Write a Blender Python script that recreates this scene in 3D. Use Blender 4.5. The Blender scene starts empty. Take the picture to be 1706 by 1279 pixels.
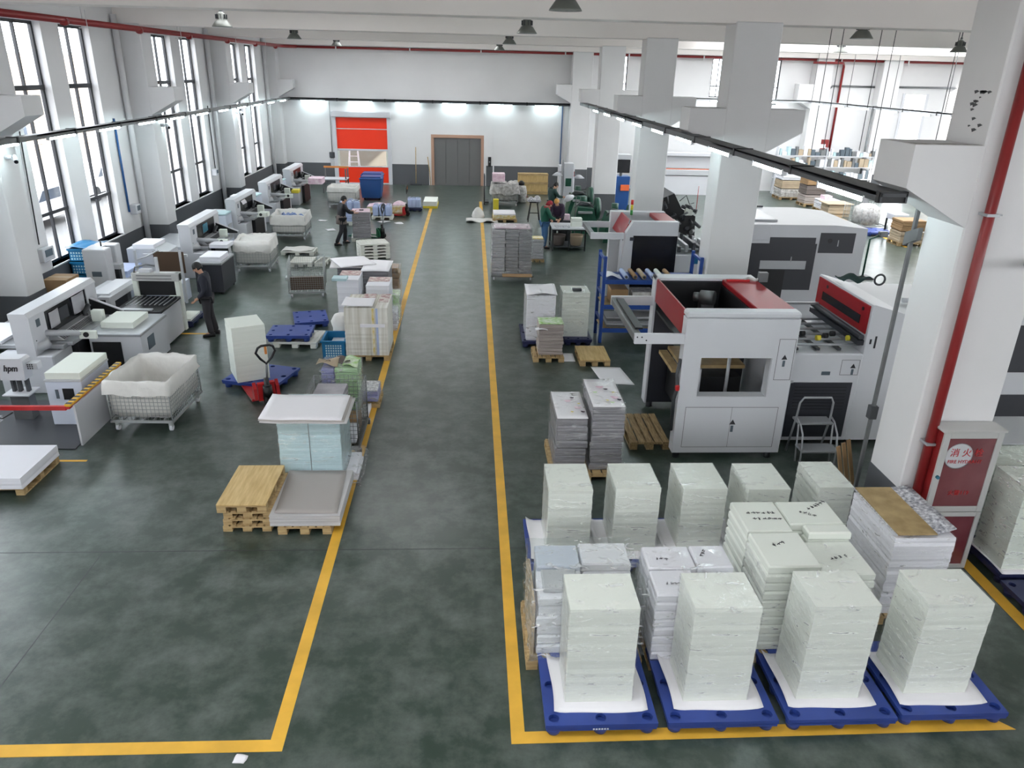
import bpy, bmesh, math, random
from mathutils import Vector, Matrix, noise
random.seed(11)
S = bpy.context.scene
COL = S.collection
R = math.radians
PI = math.pi

# ------------------------------------------------------------------ camera, sky, sun, exposure
cam_d = bpy.data.cameras.new('camera')
cam = bpy.data.objects.new('camera', cam_d); COL.objects.link(cam)
cam_d.sensor_width = 36.0
cam_d.lens = 36.0 * 1254.43 / 1706.0
cam_d.clip_start = .05; cam_d.clip_end = 300
_p, _y, _r = .393624, .0597833, .0255839
_fw = Vector((math.sin(_y)*math.cos(_p), math.cos(_y)*math.cos(_p), -math.sin(_p)))
_rt = Vector((math.cos(_y), -math.sin(_y), 0)); _up = _rt.cross(_fw)
_x = _rt*math.cos(_r) + _up*math.sin(_r); _u = -_rt*math.sin(_r) + _up*math.cos(_r)
_m = Matrix((( _x.x, _u.x, -_fw.x, 0), (_x.y, _u.y, -_fw.y, 0), (_x.z, _u.z, -_fw.z, 5.7), (0, 0, 0, 1)))
cam.matrix_world = _m
S.camera = cam
S.view_settings.view_transform = 'Standard'; S.view_settings.look = 'None'
S.view_settings.gamma = 1.0; S.view_settings.use_curve_mapping = False
S.view_settings.exposure = 0.5
W = bpy.data.worlds.new('sky'); S.world = W; W.use_nodes = True
bg = W.node_tree.nodes['Background']
bg.inputs[0].default_value = (.93, .965, 1.0, 1); bg.inputs[1].default_value = 6.0
sun_d = bpy.data.lights.new('sun', 'SUN'); sun = bpy.data.objects.new('sun', sun_d); COL.objects.link(sun)
sun_d.energy = 10.0; sun_d.color = (1.0, .95, .86); sun_d.angle = R(3)
sun.rotation_euler = (R(20), R(48), 0); sun.location = (30, 0, 30)
TUBE_POWER = 34.0
LAMP_POWER = 240.0

# ------------------------------------------------------------------ materials
def lin(c):
    return tuple((x/255/12.92 if x/255 <= .04045 else ((x/255+.055)/1.055)**2.4) for x in c) + (1,)
MATS = {}
def mat(name, rgb, rough=.55, metal=0, spec=.5, var=0, vscale=4, stretch=(1,1,1), rgb2=None, bump=0, bscale=30, emit=0, alpha=1, trans=0):
    m = bpy.data.materials.new(name); m.use_nodes = True; nt = m.node_tree; N = nt.nodes; L = nt.links
    b = N['Principled BSDF']; c = lin(rgb)
    b.inputs['Base Color'].default_value = c; b.inputs['Roughness'].default_value = rough
    b.inputs['Metallic'].default_value = metal; b.inputs['Specular IOR Level'].default_value = spec
    if emit: b.inputs['Emission Color'].default_value = c; b.inputs['Emission Strength'].default_value = emit
    if alpha < 1: b.inputs['Alpha'].default_value = alpha
    if trans: b.inputs['Transmission Weight'].default_value = trans
    if var or rgb2 or bump:
        tc = N.new('ShaderNodeTexCoord'); mp = N.new('ShaderNodeMapping'); mp.inputs['Scale'].default_value = stretch
        L.new(tc.outputs['Object'], mp.inputs['Vector'])
        nz = N.new('ShaderNodeTexNoise'); nz.inputs['Scale'].default_value = vscale; nz.inputs['Detail'].default_value = 4
        L.new(mp.outputs[0], nz.inputs['Vector'])
        if var or rgb2:
            mx = N.new('ShaderNodeMix'); mx.data_type = 'RGBA'
            c2 = lin(rgb2) if rgb2 else tuple(x*(1-var) for x in c[:3]) + (1,)
            mx.inputs[6].default_value = c; mx.inputs[7].default_value = c2
            rp = N.new('ShaderNodeMapRange'); rp.inputs[1].default_value = .32; rp.inputs[2].default_value = .68
            L.new(nz.outputs[0], rp.inputs[0]); L.new(rp.outputs[0], mx.inputs[0]); L.new(mx.outputs[2], b.inputs['Base Color'])
        if bump:
            n2 = N.new('ShaderNodeTexNoise'); n2.inputs['Scale'].default_value = bscale; L.new(mp.outputs[0], n2.inputs['Vector'])
            bp = N.new('ShaderNodeBump'); bp.inputs['Strength'].default_value = bump; bp.inputs['Distance'].default_value = .02
            L.new(n2.outputs[0], bp.inputs['Height']); L.new(bp.outputs[0], b.inputs['Normal'])
    MATS[name] = m
    return m
M = MATS
mat('white_paint', (222,221,222), .6, var=.05, vscale=.7)
mat('ceiling_paint', (236,230,226), .7, var=.05, vscale=.5)
mat('grey_band', (88,90,94), .5, var=.08, vscale=1)
mat('window_black', (38,40,46), .4)
mat('pipe_red', (138,34,36), .35, var=.15)
mat('pipe_white', (214,214,216), .4)
mat('blue_pipe', (40,92,150), .4)
mat('dark_grey', (62,64,68), .45)
mat('black', (22,22,25), .45)
mat('black_gloss', (16,16,22), .25)
mat('rubber', (30,30,32), .8)
mat('steel', (172,174,178), .35, metal=.35, var=.1)
mat('steel_dull', (128,130,132), .45, metal=.6, var=.2)
mat('zinc', (176,180,180), .4, metal=.3)
mat('mach_white', (205,206,211), .35, var=.03, vscale=1.5)
mat('mach_blue_white', (205,212,226), .35)
mat('mach_grey', (186,188,192), .4)
mat('mach_dark', (48,49,56), .4)
mat('mach_red', (146,20,30), .35, spec=.35)
mat('mach_green', (34,84,66), .35, var=.25, vscale=9)
mat('copper_trim', (176,140,120), .4)
mat('door_red', (250,56,18), .45)
mat('lift_grey', (108,108,108), .4, metal=.2)
mat('yellow_line', (238,184,66), .5, var=.22, vscale=2.5)
mat('paper_cream', (228,232,224), .75, rgb2=(221,226,217), vscale=1.6, stretch=(.12,.12,30))
mat('paper_white', (234,234,240), .75, rgb2=(224,224,231), vscale=1.6, stretch=(.12,.12,30))
mat('sheet_white', (236,234,238), .6)
mat('sheet_print', (232,232,236), .5, rgb2=(110,110,122), vscale=26)
mat('card_grey', (168,162,158), .7)
mat('card_edge', (205,203,204), .7, rgb2=(180,178,178), vscale=3, stretch=(.3,.3,40))
mat('cardboard', (160,128,92), .75, var=.12, vscale=3)
mat('cardboard_pale', (182,164,140), .75, var=.1)
mat('board_brown', (176,152,108), .6, rgb2=(150,126,84), vscale=7)
mat('plywood', (216,188,132), .55, rgb2=(192,160,104), vscale=3, stretch=(9,1,1))
mat('wood', (196,170,124), .65, rgb2=(158,130,88), vscale=4, stretch=(1,7,7))
mat('wood_old', (172,148,108), .7, rgb2=(128,106,72), vscale=5, stretch=(7,1,7))
mat('pallet_blue', (50,74,152), .45, var=.2, vscale=2)
mat('pallet_dark_blue', (34,42,84), .5, var=.2)
mat('pallet_white', (222,222,214), .55, var=.08)
mat('crate_blue', (26,112,160), .4, var=.1)
mat('bin_blue', (30,78,142), .4)
mat('rack_blue', (38,72,146), .4)
mat('bag_white', (226,224,220), .55, var=.06, vscale=6, bump=.5, bscale=14)
mat('bag_blue', (120,146,200), .5, var=.2, vscale=14)
mat('wrap_pale_blue', (190,214,220), .45, rgb2=(172,200,206), vscale=3, stretch=(.4,.4,18), bump=.35, bscale=9)
mat('print_grey', (196,192,198), .6, rgb2=(120,116,122), vscale=3, stretch=(.5,.5,34))
mat('print_grey_dark', (150,148,154), .6, rgb2=(92,90,96), vscale=3, stretch=(.5,.5,30))
mat('print_brownish', (196,186,180), .6, rgb2=(120,108,104), vscale=3, stretch=(.5,.5,40))
mat('print_purple', (150,150,196), .6, rgb2=(118,118,168), vscale=3, stretch=(.5,.5,22))
mat('print_green', (172,200,164), .6, rgb2=(140,176,120), vscale=3, stretch=(.5,.5,22))
mat('print_pink', (214,176,196), .55, rgb2=(238,220,226), vscale=7)
mat('print_stripes', (236,234,228), .7, rgb2=(196,190,176), vscale=3.2, stretch=(5.5,.2,.2))
mat('print_cover', (226,222,214), .5, rgb2=(150,84,92), vscale=11)
mat('print_cover_green', (150,196,96), .5, rgb2=(232,238,226), vscale=9)
mat('print_cover_gold', (214,190,96), .5, rgb2=(236,230,214), vscale=9)
mat('scrap_grey', (150,146,142), .7, rgb2=(210,208,206), vscale=9)
mat('brown_panel', (92,72,58), .3)
mat('ink', (44,42,48), .7)
mat('ink_red', (176,30,36), .6)
mat('label_dark', (84,96,106), .5)
mat('jack_red', (188,34,38), .35, var=.12)
mat('jack_green', (34,104,74), .35)
mat('handle_orange', (206,130,64), .5)
mat('skin', (196,150,124), .55)
mat('hair', (26,24,24), .6)
mat('hair_ginger', (190,140,70), .6)
mat('cloth_navy', (34,36,48), .8)
mat('cloth_black', (30,30,36), .8)
mat('cloth_trouser', (52,50,54), .8)
mat('cloth_green', (22,84,66), .8)
mat('cloth_dark_green', (30,58,56), .8)
mat('cloth_purple', (52,36,58), .8)
mat('cloth_grey', (110,100,96), .8)
mat('cloth_blue', (58,98,140), .8)
mat('cloth_red', (150,36,48), .8)
mat('shoe', (26,24,26), .5)
mat('aluminium', (196,196,194), .35, metal=.3)
mat('hydrant_glass', (96,40,46), .08, spec=.7, rgb2=(120,66,70), vscale=2)
mat('cream_drum', (226,230,238), .45)
mat('drum_blue', (176,190,224), .45, var=.1)
mat('orange', (236,110,60), .5)
mat('yellow', (222,204,60), .45)
mat('signal_green', (60,150,70), .4)
mat('signal_red', (210,40,30), .4)
mat('screen', (60,120,140), .2)
mat('lamp_shell', (120,122,118), .4, metal=.4)
mat('far_room', (150,144,134), .8)
mat('trough_grey', (108,110,110), .4)
mat('asphalt', (112,111,110), .9, var=.1)
mat('facade', (160,142,126), .8, rgb2=(172,158,146), vscale=.25)
mat('car_white', (235,236,240), .2)
mat('car_glass', (60,70,84), .1)
mat('hazard', (222,170,40), .5)
mat('tube_glow', (225,248,250), .5, emit=TUBE_POWER)
mat('lamp_glow', (235,250,240), .5, emit=LAMP_POWER)
mat('red_glow_label', (214,60,50), .5)

def node_mat(name):
    m = bpy.data.materials.new(name); m.use_nodes = True; MATS[name] = m
    return m, m.node_tree.nodes, m.node_tree.links
# green epoxy floor: two greens, scuffed patches, glossier where worn smooth
m, N, L = node_mat('floor_epoxy')
b = N['Principled BSDF']; tc = N.new('ShaderNodeTexCoord')
n1 = N.new('ShaderNodeTexNoise'); n1.inputs['Scale'].default_value = .55; n1.inputs['Detail'].default_value = 7; n1.inputs['Roughness'].default_value = .62
n2 = N.new('ShaderNodeTexNoise'); n2.inputs['Scale'].default_value = 2.3; n2.inputs['Detail'].default_value = 8; n2.inputs['Roughness'].default_value = .7
for n in (n1, n2): L.new(tc.outputs['Object'], n.inputs['Vector'])
r1 = N.new('ShaderNodeValToRGB'); r1.color_ramp.elements[0].position = .3; r1.color_ramp.elements[1].position = .72
r1.color_ramp.elements[0].color = lin((40,57,48)); r1.color_ramp.elements[1].color = lin((61,73,66))
L.new(n1.outputs[0], r1.inputs[0])
r2 = N.new('ShaderNodeValToRGB'); r2.color_ramp.elements[0].position = .42; r2.color_ramp.elements[1].position = .8
r2.color_ramp.elements[0].color = (0,0,0,1); r2.color_ramp.elements[1].color = (.8,.8,.8,1)
L.new(n2.outputs[0], r2.inputs[0])
mx = N.new('ShaderNodeMix'); mx.data_type = 'RGBA'; mx.inputs[7].default_value = lin((116,122,118))
L.new(r2.outputs[0], mx.inputs[0]); L.new(r1.outputs[0], mx.inputs[6]); L.new(mx.outputs[2], b.inputs['Base Color'])
rr = N.new('ShaderNodeMapRange'); rr.inputs[3].default_value = .27; rr.inputs[4].default_value = .37
L.new(n2.outputs[0], rr.inputs[0]); L.new(rr.outputs[0], b.inputs['Roughness'])
b.inputs['Specular IOR Level'].default_value = .6; b.inputs['Coat Weight'].default_value = .2; b.inputs['Coat Roughness'].default_value = .22
# clear stretch film
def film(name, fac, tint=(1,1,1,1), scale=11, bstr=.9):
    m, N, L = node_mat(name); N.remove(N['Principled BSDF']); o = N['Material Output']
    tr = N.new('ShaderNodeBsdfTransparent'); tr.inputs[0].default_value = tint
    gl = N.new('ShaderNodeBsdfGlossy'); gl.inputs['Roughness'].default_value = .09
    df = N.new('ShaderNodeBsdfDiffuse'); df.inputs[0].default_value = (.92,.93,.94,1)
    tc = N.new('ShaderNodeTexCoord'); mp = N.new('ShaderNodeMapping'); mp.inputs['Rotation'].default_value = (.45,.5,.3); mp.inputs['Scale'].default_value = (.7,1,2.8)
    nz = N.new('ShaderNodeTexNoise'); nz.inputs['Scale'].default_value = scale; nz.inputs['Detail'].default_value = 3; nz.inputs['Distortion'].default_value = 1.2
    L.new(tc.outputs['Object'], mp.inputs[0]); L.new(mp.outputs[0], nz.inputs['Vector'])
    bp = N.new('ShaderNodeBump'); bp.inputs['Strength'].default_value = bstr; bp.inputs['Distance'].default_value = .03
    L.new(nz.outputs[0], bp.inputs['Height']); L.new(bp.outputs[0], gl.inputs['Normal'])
    a = N.new('ShaderNodeMixShader'); a.inputs[0].default_value = .72   # creases: glints put in as white diffuse streaks
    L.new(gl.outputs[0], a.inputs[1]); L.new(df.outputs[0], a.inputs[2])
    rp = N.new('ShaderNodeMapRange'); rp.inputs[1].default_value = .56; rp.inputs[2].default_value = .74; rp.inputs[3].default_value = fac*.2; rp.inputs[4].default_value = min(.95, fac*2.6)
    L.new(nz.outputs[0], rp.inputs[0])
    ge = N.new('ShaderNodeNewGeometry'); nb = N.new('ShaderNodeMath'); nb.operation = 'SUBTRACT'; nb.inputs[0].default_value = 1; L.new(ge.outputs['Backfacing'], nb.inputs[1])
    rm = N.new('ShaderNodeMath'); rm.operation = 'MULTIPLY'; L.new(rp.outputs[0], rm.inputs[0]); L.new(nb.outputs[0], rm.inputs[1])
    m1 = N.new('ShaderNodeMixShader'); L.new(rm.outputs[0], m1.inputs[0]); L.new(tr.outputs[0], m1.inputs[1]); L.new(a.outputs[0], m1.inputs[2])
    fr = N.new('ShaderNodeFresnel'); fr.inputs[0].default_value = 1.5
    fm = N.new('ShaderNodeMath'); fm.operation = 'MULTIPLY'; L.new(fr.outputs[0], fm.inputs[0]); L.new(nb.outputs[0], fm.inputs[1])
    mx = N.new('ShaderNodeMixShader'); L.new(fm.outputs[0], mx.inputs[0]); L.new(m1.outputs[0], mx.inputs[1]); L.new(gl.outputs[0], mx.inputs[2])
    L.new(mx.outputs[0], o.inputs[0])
m, N, L = node_mat('added_rooflight'); N.remove(N['Principled BSDF'])  # translucent panel for the roof openings added to spread daylight
tl = N.new('ShaderNodeBsdfTranslucent'); tl.inputs[0].default_value = (.77,.775,.78,1); L.new(tl.outputs[0], N['Material Output'].inputs[0])
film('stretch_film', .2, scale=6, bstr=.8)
film('stretch_film_thick', .3, (.93,.95,.94,1), 8, 1.0)
film('bag_film', .55, (.95,.95,.96,1), 9, 1.0)
film('clear_pane', .06, (.97,.98,.98,1), 1, 0)
film('window_glass', .05, (.97,.985,1,1), .6, 0)

# ------------------------------------------------------------------ mesh building
class G:
    def __init__(s): s.v = []; s.f = []; s.sm = []; s.mi = []; s.cur = 0
    def face(s, idx, smooth=False): s.f.append(tuple(idx)); s.sm.append(smooth); s.mi.append(s.cur)
    def add(s, vs, fs, smooth=False):
        o = len(s.v); s.v.extend([tuple(p) for p in vs])
        for f in fs: s.face([o+i for i in f], smooth)
        return s
    def box(s, x0, x1, y0, y1, z0, z1, b=0):
        if x0 > x1: x0, x1 = x1, x0
        if y0 > y1: y0, y1 = y1, y0
        if z0 > z1: z0, z1 = z1, z0
        b = min(b, (x1-x0)*.45, (y1-y0)*.45, (z1-z0)*.45)
        if b <= 0:
            return s.add([(x0,y0,z0),(x1,y0,z0),(x1,y1,z0),(x0,y1,z0),(x0,y0,z1),(x1,y0,z1),(x1,y1,z1),(x0,y1,z1)],
                         [(3,2,1,0),(4,5,6,7),(0,1,5,4),(1,2,6,5),(2,3,7,6),(3,0,4,7)])
        vs = []; ix = {}
        X = (x0, x1); Y = (y0, y1); Z = (z0, z1)
        for i in (0,1):
            for j in (0,1):
                for k in (0,1):
                    x, y, z = X[i], Y[j], Z[k]; dx = b*(1-2*i); dy = b*(1-2*j); dz = b*(1-2*k)
                    ix[i,j,k,'x'] = len(vs); vs.append((x, y+dy, z+dz))
                    ix[i,j,k,'y'] = len(vs); vs.append((x+dx, y, z+dz))
                    ix[i,j,k,'z'] = len(vs); vs.append((x+dx, y+dy, z))
        fs = []
        for i in (0,1):
            fs.append([ix[i,j,k,'x'] for j,k in ((0,0),(1,0),(1,1),(0,1))])
            fs.append([ix[j,i,k,'y'] for j,k in ((0,0),(1,0),(1,1),(0,1))])
            fs.append([ix[j,k,i,'z'] for j,k in ((0,0),(1,0),(1,1),(0,1))])
        for i in (0,1):
            for j in (0,1):
                fs.append([ix[i,j,0,'x'], ix[i,j,0,'y'], ix[i,j,1,'y'], ix[i,j,1,'x']])
                fs.append([ix[i,0,j,'x'], ix[i,0,j,'z'], ix[i,1,j,'z'], ix[i,1,j,'x']])
                fs.append([ix[0,i,j,'y'], ix[0,i,j,'z'], ix[1,i,j,'z'], ix[1,i,j,'y']])
                for k in (0,1): fs.append([ix[i,j,k,'x'], ix[i,j,k,'y'], ix[i,j,k,'z']])
        return s.add(vs, fs)
    def cyl(s, p0, p1, r, r2=None, n=12, smooth=True):
        p0 = Vector(p0); p1 = Vector(p1); r2 = r if r2 is None else r2
        d = (p1-p0).normalized(); a = d.orthogonal().normalized(); c = d.cross(a)
        vs = [p0+(a*math.cos(2*PI*i/n)+c*math.sin(2*PI*i/n))*r for i in range(n)] + [p1+(a*math.cos(2*PI*i/n)+c*math.sin(2*PI*i/n))*r2 for i in range(n)]
        o = len(s.v); s.v.extend([tuple(p) for p in vs])
        for i in range(n): s.face((o+i, o+(i+1)%n, o+n+(i+1)%n, o+n+i), smooth)
        s.face([o+n-1-i for i in range(n)]); s.face([o+n+i for i in range(n)])
        return s
    def tube(s, pts, r, n=8, closed=False):
        P = [Vector(p) for p in pts]; k = len(P); o = len(s.v); prev = None
        for i, p in enumerate(P):
            if closed: t = P[(i+1) % k]-P[i-1]
            else: t = P[min(i+1,k-1)]-P[max(i-1,0)]
            t = t.normalized()
            a = t.orthogonal().normalized() if prev is None else (prev-t*prev.dot(t)).normalized()
            prev = a; c = t.cross(a); rr = r[i] if isinstance(r, (list, tuple)) else r
            for j in range(n):
                q = p+(a*math.cos(2*PI*j/n)+c*math.sin(2*PI*j/n))*rr; s.v.append(tuple(q))
        for i in range(k if closed else k-1):
            A = o+i*n; B = o+((i+1) % k)*n
            for j in range(n): s.face((A+j, A+(j+1)%n, B+(j+1)%n, B+j), True)
        if not closed:
            s.face([o+n-1-j for j in range(n)]); s.face([o+(k-1)*n+j for j in range(n)])
        return s
    def prism(s, poly, axis, a0, a1):
        n = len(poly)
        def P(u, w, a): return (a,u,w) if axis == 'x' else (u,a,w) if axis == 'y' else (u,w,a)
        vs = [P(u,w,a0) for u,w in poly]+[P(u,w,a1) for u,w in poly]
        fs = [tuple(range(n-1,-1,-1)), tuple(range(n,2*n))]+[(i,(i+1)%n,n+(i+1)%n,n+i) for i in range(n)]
        return s.add(vs, fs)
    def lathe(s, prof, cx=0, cy=0, n=20, z=0):
        o = len(s.v); k = len(prof)
        for r, h in prof:
            for j in range(n): s.v.append((cx+r*math.cos(2*PI*j/n), cy+r*math.sin(2*PI*j/n), z+h))
        for i in range(k-1):
            for j in range(n): s.face((o+i*n+j, o+i*n+(j+1)%n, o+(i+1)*n+(j+1)%n, o+(i+1)*n+j), True)
        s.face([o+n-1-j for j in range(n)]); s.face([o+(k-1)*n+j for j in range(n)])
        return s
    def sheet(s, nx, ny, fn, th=.004, smooth=True):
        """a thin curved sheet: fn(u,v)->(x,y,z), given a real thickness th downwards"""
        o = len(s.v); m = (nx+1)*(ny+1)
        for d in (0, th):
            for j in range(ny+1):
                for i in range(nx+1):
                    x, y, z = fn(i/nx, j/ny); s.v.append((x, y, z-d))
        q = lambda i, j, d: o+d*m+j*(nx+1)+i
        for j in range(ny):
            for i in range(nx):
                s.face((q(i,j,0), q(i+1,j,0), q(i+1,j+1,0), q(i,j+1,0)), smooth)
                s.face((q(i,j+1,1), q(i+1,j+1,1), q(i+1,j,1), q(i,j,1)), smooth)
        for i in range(nx):
            s.face((q(i,0,1), q(i+1,0,1), q(i+1,0,0), q(i,0,0))); s.face((q(i,ny,0), q(i+1,ny,0), q(i+1,ny,1), q(i,ny,1)))
        for j in range(ny):
            s.face((q(0,j,0), q(0,j+1,0), q(0,j+1,1), q(0,j,1))); s.face((q(nx,j,1), q(nx,j+1,1), q(nx,j+1,0), q(nx,j,0)))
        return s
    def rings(s, rs, cap=True, smooth=False):
        o = len(s.v); n = len(rs[0])
        for r in rs: s.v.extend([tuple(p) for p in r])
        for i in range(len(rs)-1):
            for j in range(n): s.face((o+i*n+j, o+i*n+(j+1)%n, o+(i+1)*n+(j+1)%n, o+(i+1)*n+j), smooth)
        if cap: s.face([o+n-1-j for j in range(n)]); s.face([o+(len(rs)-1)*n+j for j in range(n)])
        return s
    def stack(s, x0, x1, y0, y1, z0, z1, n=14, j=.004, lean=(0,0)):
        """a block of paper: slightly uneven layers"""
        rs = []
        for i in range(n+1):
            t = i/n; z = z0+(z1-z0)*t; dx = random.uniform(-j,j)+lean[0]*t; dy = random.uniform(-j,j)+lean[1]*t
            rs.append([(x0+dx,y0+dy,z),(x1+dx,y0+dy,z),(x1+dx,y1+dy,z),(x0+dx,y1+dy,z)])
        return s.rings(rs)
    def bundles(s, x0, x1, y0, y1, z0, z1, n=10, j=.012):
        """tied bundles lying on each other, each bulging and set off a little"""
        rs = []; h = (z1-z0)/n
        for i in range(n):
            dx = random.uniform(-j,j); dy = random.uniform(-j,j); z = z0+i*h
            for t, e in ((.02,-.012),(.2,0),(.8,0),(.98,-.012)):
                rs.append([(x0+dx-e,y0+dy-e,z+h*t),(x1+dx+e,y0+dy-e,z+h*t),(x1+dx+e,y1+dy+e,z+h*t),(x0+dx-e,y1+dy+e,z+h*t)])
        return s.rings(rs)
    def shell(s, x0, x1, y0, y1, z0, z1, e=.008, nz=8, nx=5, j=.006, lean=(0,0)):
        """film wound round a stack: an uneven skin just outside it, closed on top"""
        per = []
        for i in range(nx): per.append((i/nx, 0))
        for i in range(nx): per.append((1, i/nx))
        for i in range(nx): per.append((1-i/nx, 1))
        for i in range(nx): per.append((0, 1-i/nx))
        rs = []
        for k in range(nz+1):
            t = k/nz; z = z0+(z1+e-z0)*t; r = []
            for u, v in per:
                ox = -1 if u == 0 else 1 if u == 1 else 0; oy = -1 if v == 0 else 1 if v == 1 else 0
                d = e+random.uniform(0,j)
                r.append((x0+(x1-x0)*u+ox*d+lean[0]*t, y0+(y1-y0)*v+oy*d+lean[1]*t, z+(random.uniform(-.01,.01) if 0 < k < nz else 0)))
            rs.append(r)
        return s.rings(rs, cap=True)
    def plate(s, x0, x1, y0, y1, z0, z1, hx, hy, r, holes):
        """a slab with round through-holes; hx, hy cell lines, holes = set of cells (i,j)"""
        n = 16
        for i in range(len(hx)-1):
            for j in range(len(hy)-1):
                a0, a1, b0, b1 = hx[i], hx[i+1], hy[j], hy[j+1]
                if (i,j) not in holes:
                    s.add([(a0,b0,z1),(a1,b0,z1),(a1,b1,z1),(a0,b1,z1),(a0,b0,z0),(a1,b0,z0),(a1,b1,z0),(a0,b1,z0)], [(0,1,2,3),(7,6,5,4)])
                    continue
                cx, cy = (a0+a1)/2, (b0+b1)/2; o = len(s.v); hw, hh = (a1-a0)/2, (b1-b0)/2
                for z in (z1, z0):
                    for k in range(n):
                        t = 2*PI*k/n; c, q = math.cos(t), math.sin(t); sc = 1/max(abs(c), abs(q))
                        s.v.append((cx+hw*c*sc, cy+hh*q*sc, z))
                    for k in range(n):
                        t = 2*PI*k/n; s.v.append((cx+r*math.cos(t), cy+r*math.sin(t), z))
                for k in range(n):
                    l = (k+1) % n
                    s.face((o+k, o+l, o+n+l, o+n+k)); s.face((o+2*n+l, o+2*n+k, o+3*n+k, o+3*n+l)); s.face((o+n+k, o+n+l, o+3*n+l, o+3*n+k))
        s.add([(x0,y0,z0),(x1,y0,z0),(x1,y1,z0),(x0,y1,z0),(x0,y0,z1),(x1,y0,z1),(x1,y1,z1),(x0,y1,z1)], [(0,1,5,4),(1,2,6,5),(2,3,7,6),(3,0,4,7)])
        return s
    def build(s, name, m, parent=None, kind=None, loc=None):
        me = bpy.data.meshes.new(name); me.from_pydata(s.v, [], s.f)
        for mm in (m if isinstance(m, (list, tuple)) else [m]): me.materials.append(M[mm])
        me.polygons.foreach_set('use_smooth', s.sm); me.polygons.foreach_set('material_index', s.mi)
        bm = bmesh.new(); bm.from_mesh(me); bmesh.ops.recalc_face_normals(bm, faces=bm.faces); bm.to_mesh(me); bm.free()
        o = bpy.data.objects.new(name, me); COL.objects.link(o)
        if parent: o.parent = parent
        if kind: o['kind'] = kind
        if loc: o.location = loc
        return o

def tag(o, label, cat, group=None):
    o['label'] = label; o['category'] = cat
    if group: o['group'] = group
    return o
def thing(name, label, cat, loc=(0,0,0), rz=0, group=None):
    o = bpy.data.objects.new(name, None); COL.objects.link(o); o.empty_display_size = .1
    o.location = loc; o.rotation_euler = (0,0,rz)
    return tag(o, label, cat, group)
def dup(root, loc, rz=0, label=None, group=None):
    r = root.copy(); COL.objects.link(r); r.location = loc; r.rotation_euler = (0,0,rz)
    if label: r['label'] = label
    if group: r['group'] = group
    for ch in list(root.children):
        c = ch.copy(); COL.objects.link(c); c.parent = r
        for g in list(ch.children):
            d = g.copy(); COL.objects.link(d); d.parent = c
    return r
def text(name, body, size, m, parent, loc, rot, extr=.002, align='CENTER', shear=0, bold=0):
    cu = bpy.data.curves.new(name, 'FONT'); cu.body = body; cu.size = size; cu.extrude = extr; cu.shear = shear; cu.offset = bold; cu.align_x = align; cu.align_y = 'CENTER'
    t = bpy.data.objects.new(name+'_curve', cu); COL.objects.link(t)
    me = bpy.data.meshes.new_from_object(t.evaluated_get(bpy.context.evaluated_depsgraph_get()))
    bpy.data.objects.remove(t); me.materials.clear(); me.materials.append(M[m])
    o = bpy.data.objects.new(name, me); COL.objects.link(o); o.parent = parent; o.location = loc; o.rotation_euler = rot
    return o
def arc(cx, cy, r, a0, a1, n=8): return [(cx+r*math.cos(R(a0+(a1-a0)*i/n)), cy+r*math.sin(R(a0+(a1-a0)*i/n))) for i in range(n+1)]
# ------------------------------------------------------------------ the setting
XL, XR, YB, ZC = -10.1, 26.0, 41.2, 7.35
def struct(name, g, m): return g.build(name, m, kind='structure')
def sbox(name, m, *b, bev=0): return struct(name, G().box(*b, b=bev), m)
sbox('floor', 'floor_epoxy', XL-.3, XR+.3, -3, YB+6, -.25, 0)
sbox('exterior_ground', 'asphalt', -60, XL-.3, -20, 80, -.3, -.12)
sbox('exterior_ground', 'asphalt', XR+.3, 60, -20, 80, -.3, -.12)
# floor joints and painted lines
sbox('floor_joint_line', 'dark_grey', XL, 5.0, 8.165, 8.178, -.01, .0012)
sbox('floor_joint_line', 'dark_grey', -4.607, -4.597, -2, 8.16, -.01, .0012)
def mark(poly): struct('floor_marking', G().prism(poly, 'z', -.01, .003), 'yellow_line')
mark([(-1.815,5.21),(-1.685,5.08),(-1.70,36),(-1.83,36)])
mark([(-9.0,5.10),(-1.685,5.08),(-1.815,5.21),(-9.0,5.245)])
mark([(.385,5.10),(.515,5.23),(.52,36),(.39,36)])
mark([(.385,5.10),(5.22,5.13),(5.08,5.27),(.515,5.235)])
mark([(6.28,7.95),(6.44,7.95),(6.40,5.6),(6.24,5.6)])
mark([(16.1,27),(16.25,27),(16.75,38.5),(16.6,38.5)])
mark([(-8.3,16.6),(-5.9,16.6),(-5.9,16.68),(-8.3,16.68)])
mark([(-8.2,10.55),(-5.9,10.55),(-5.9,10.6),(-8.2,10.6)])

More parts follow.
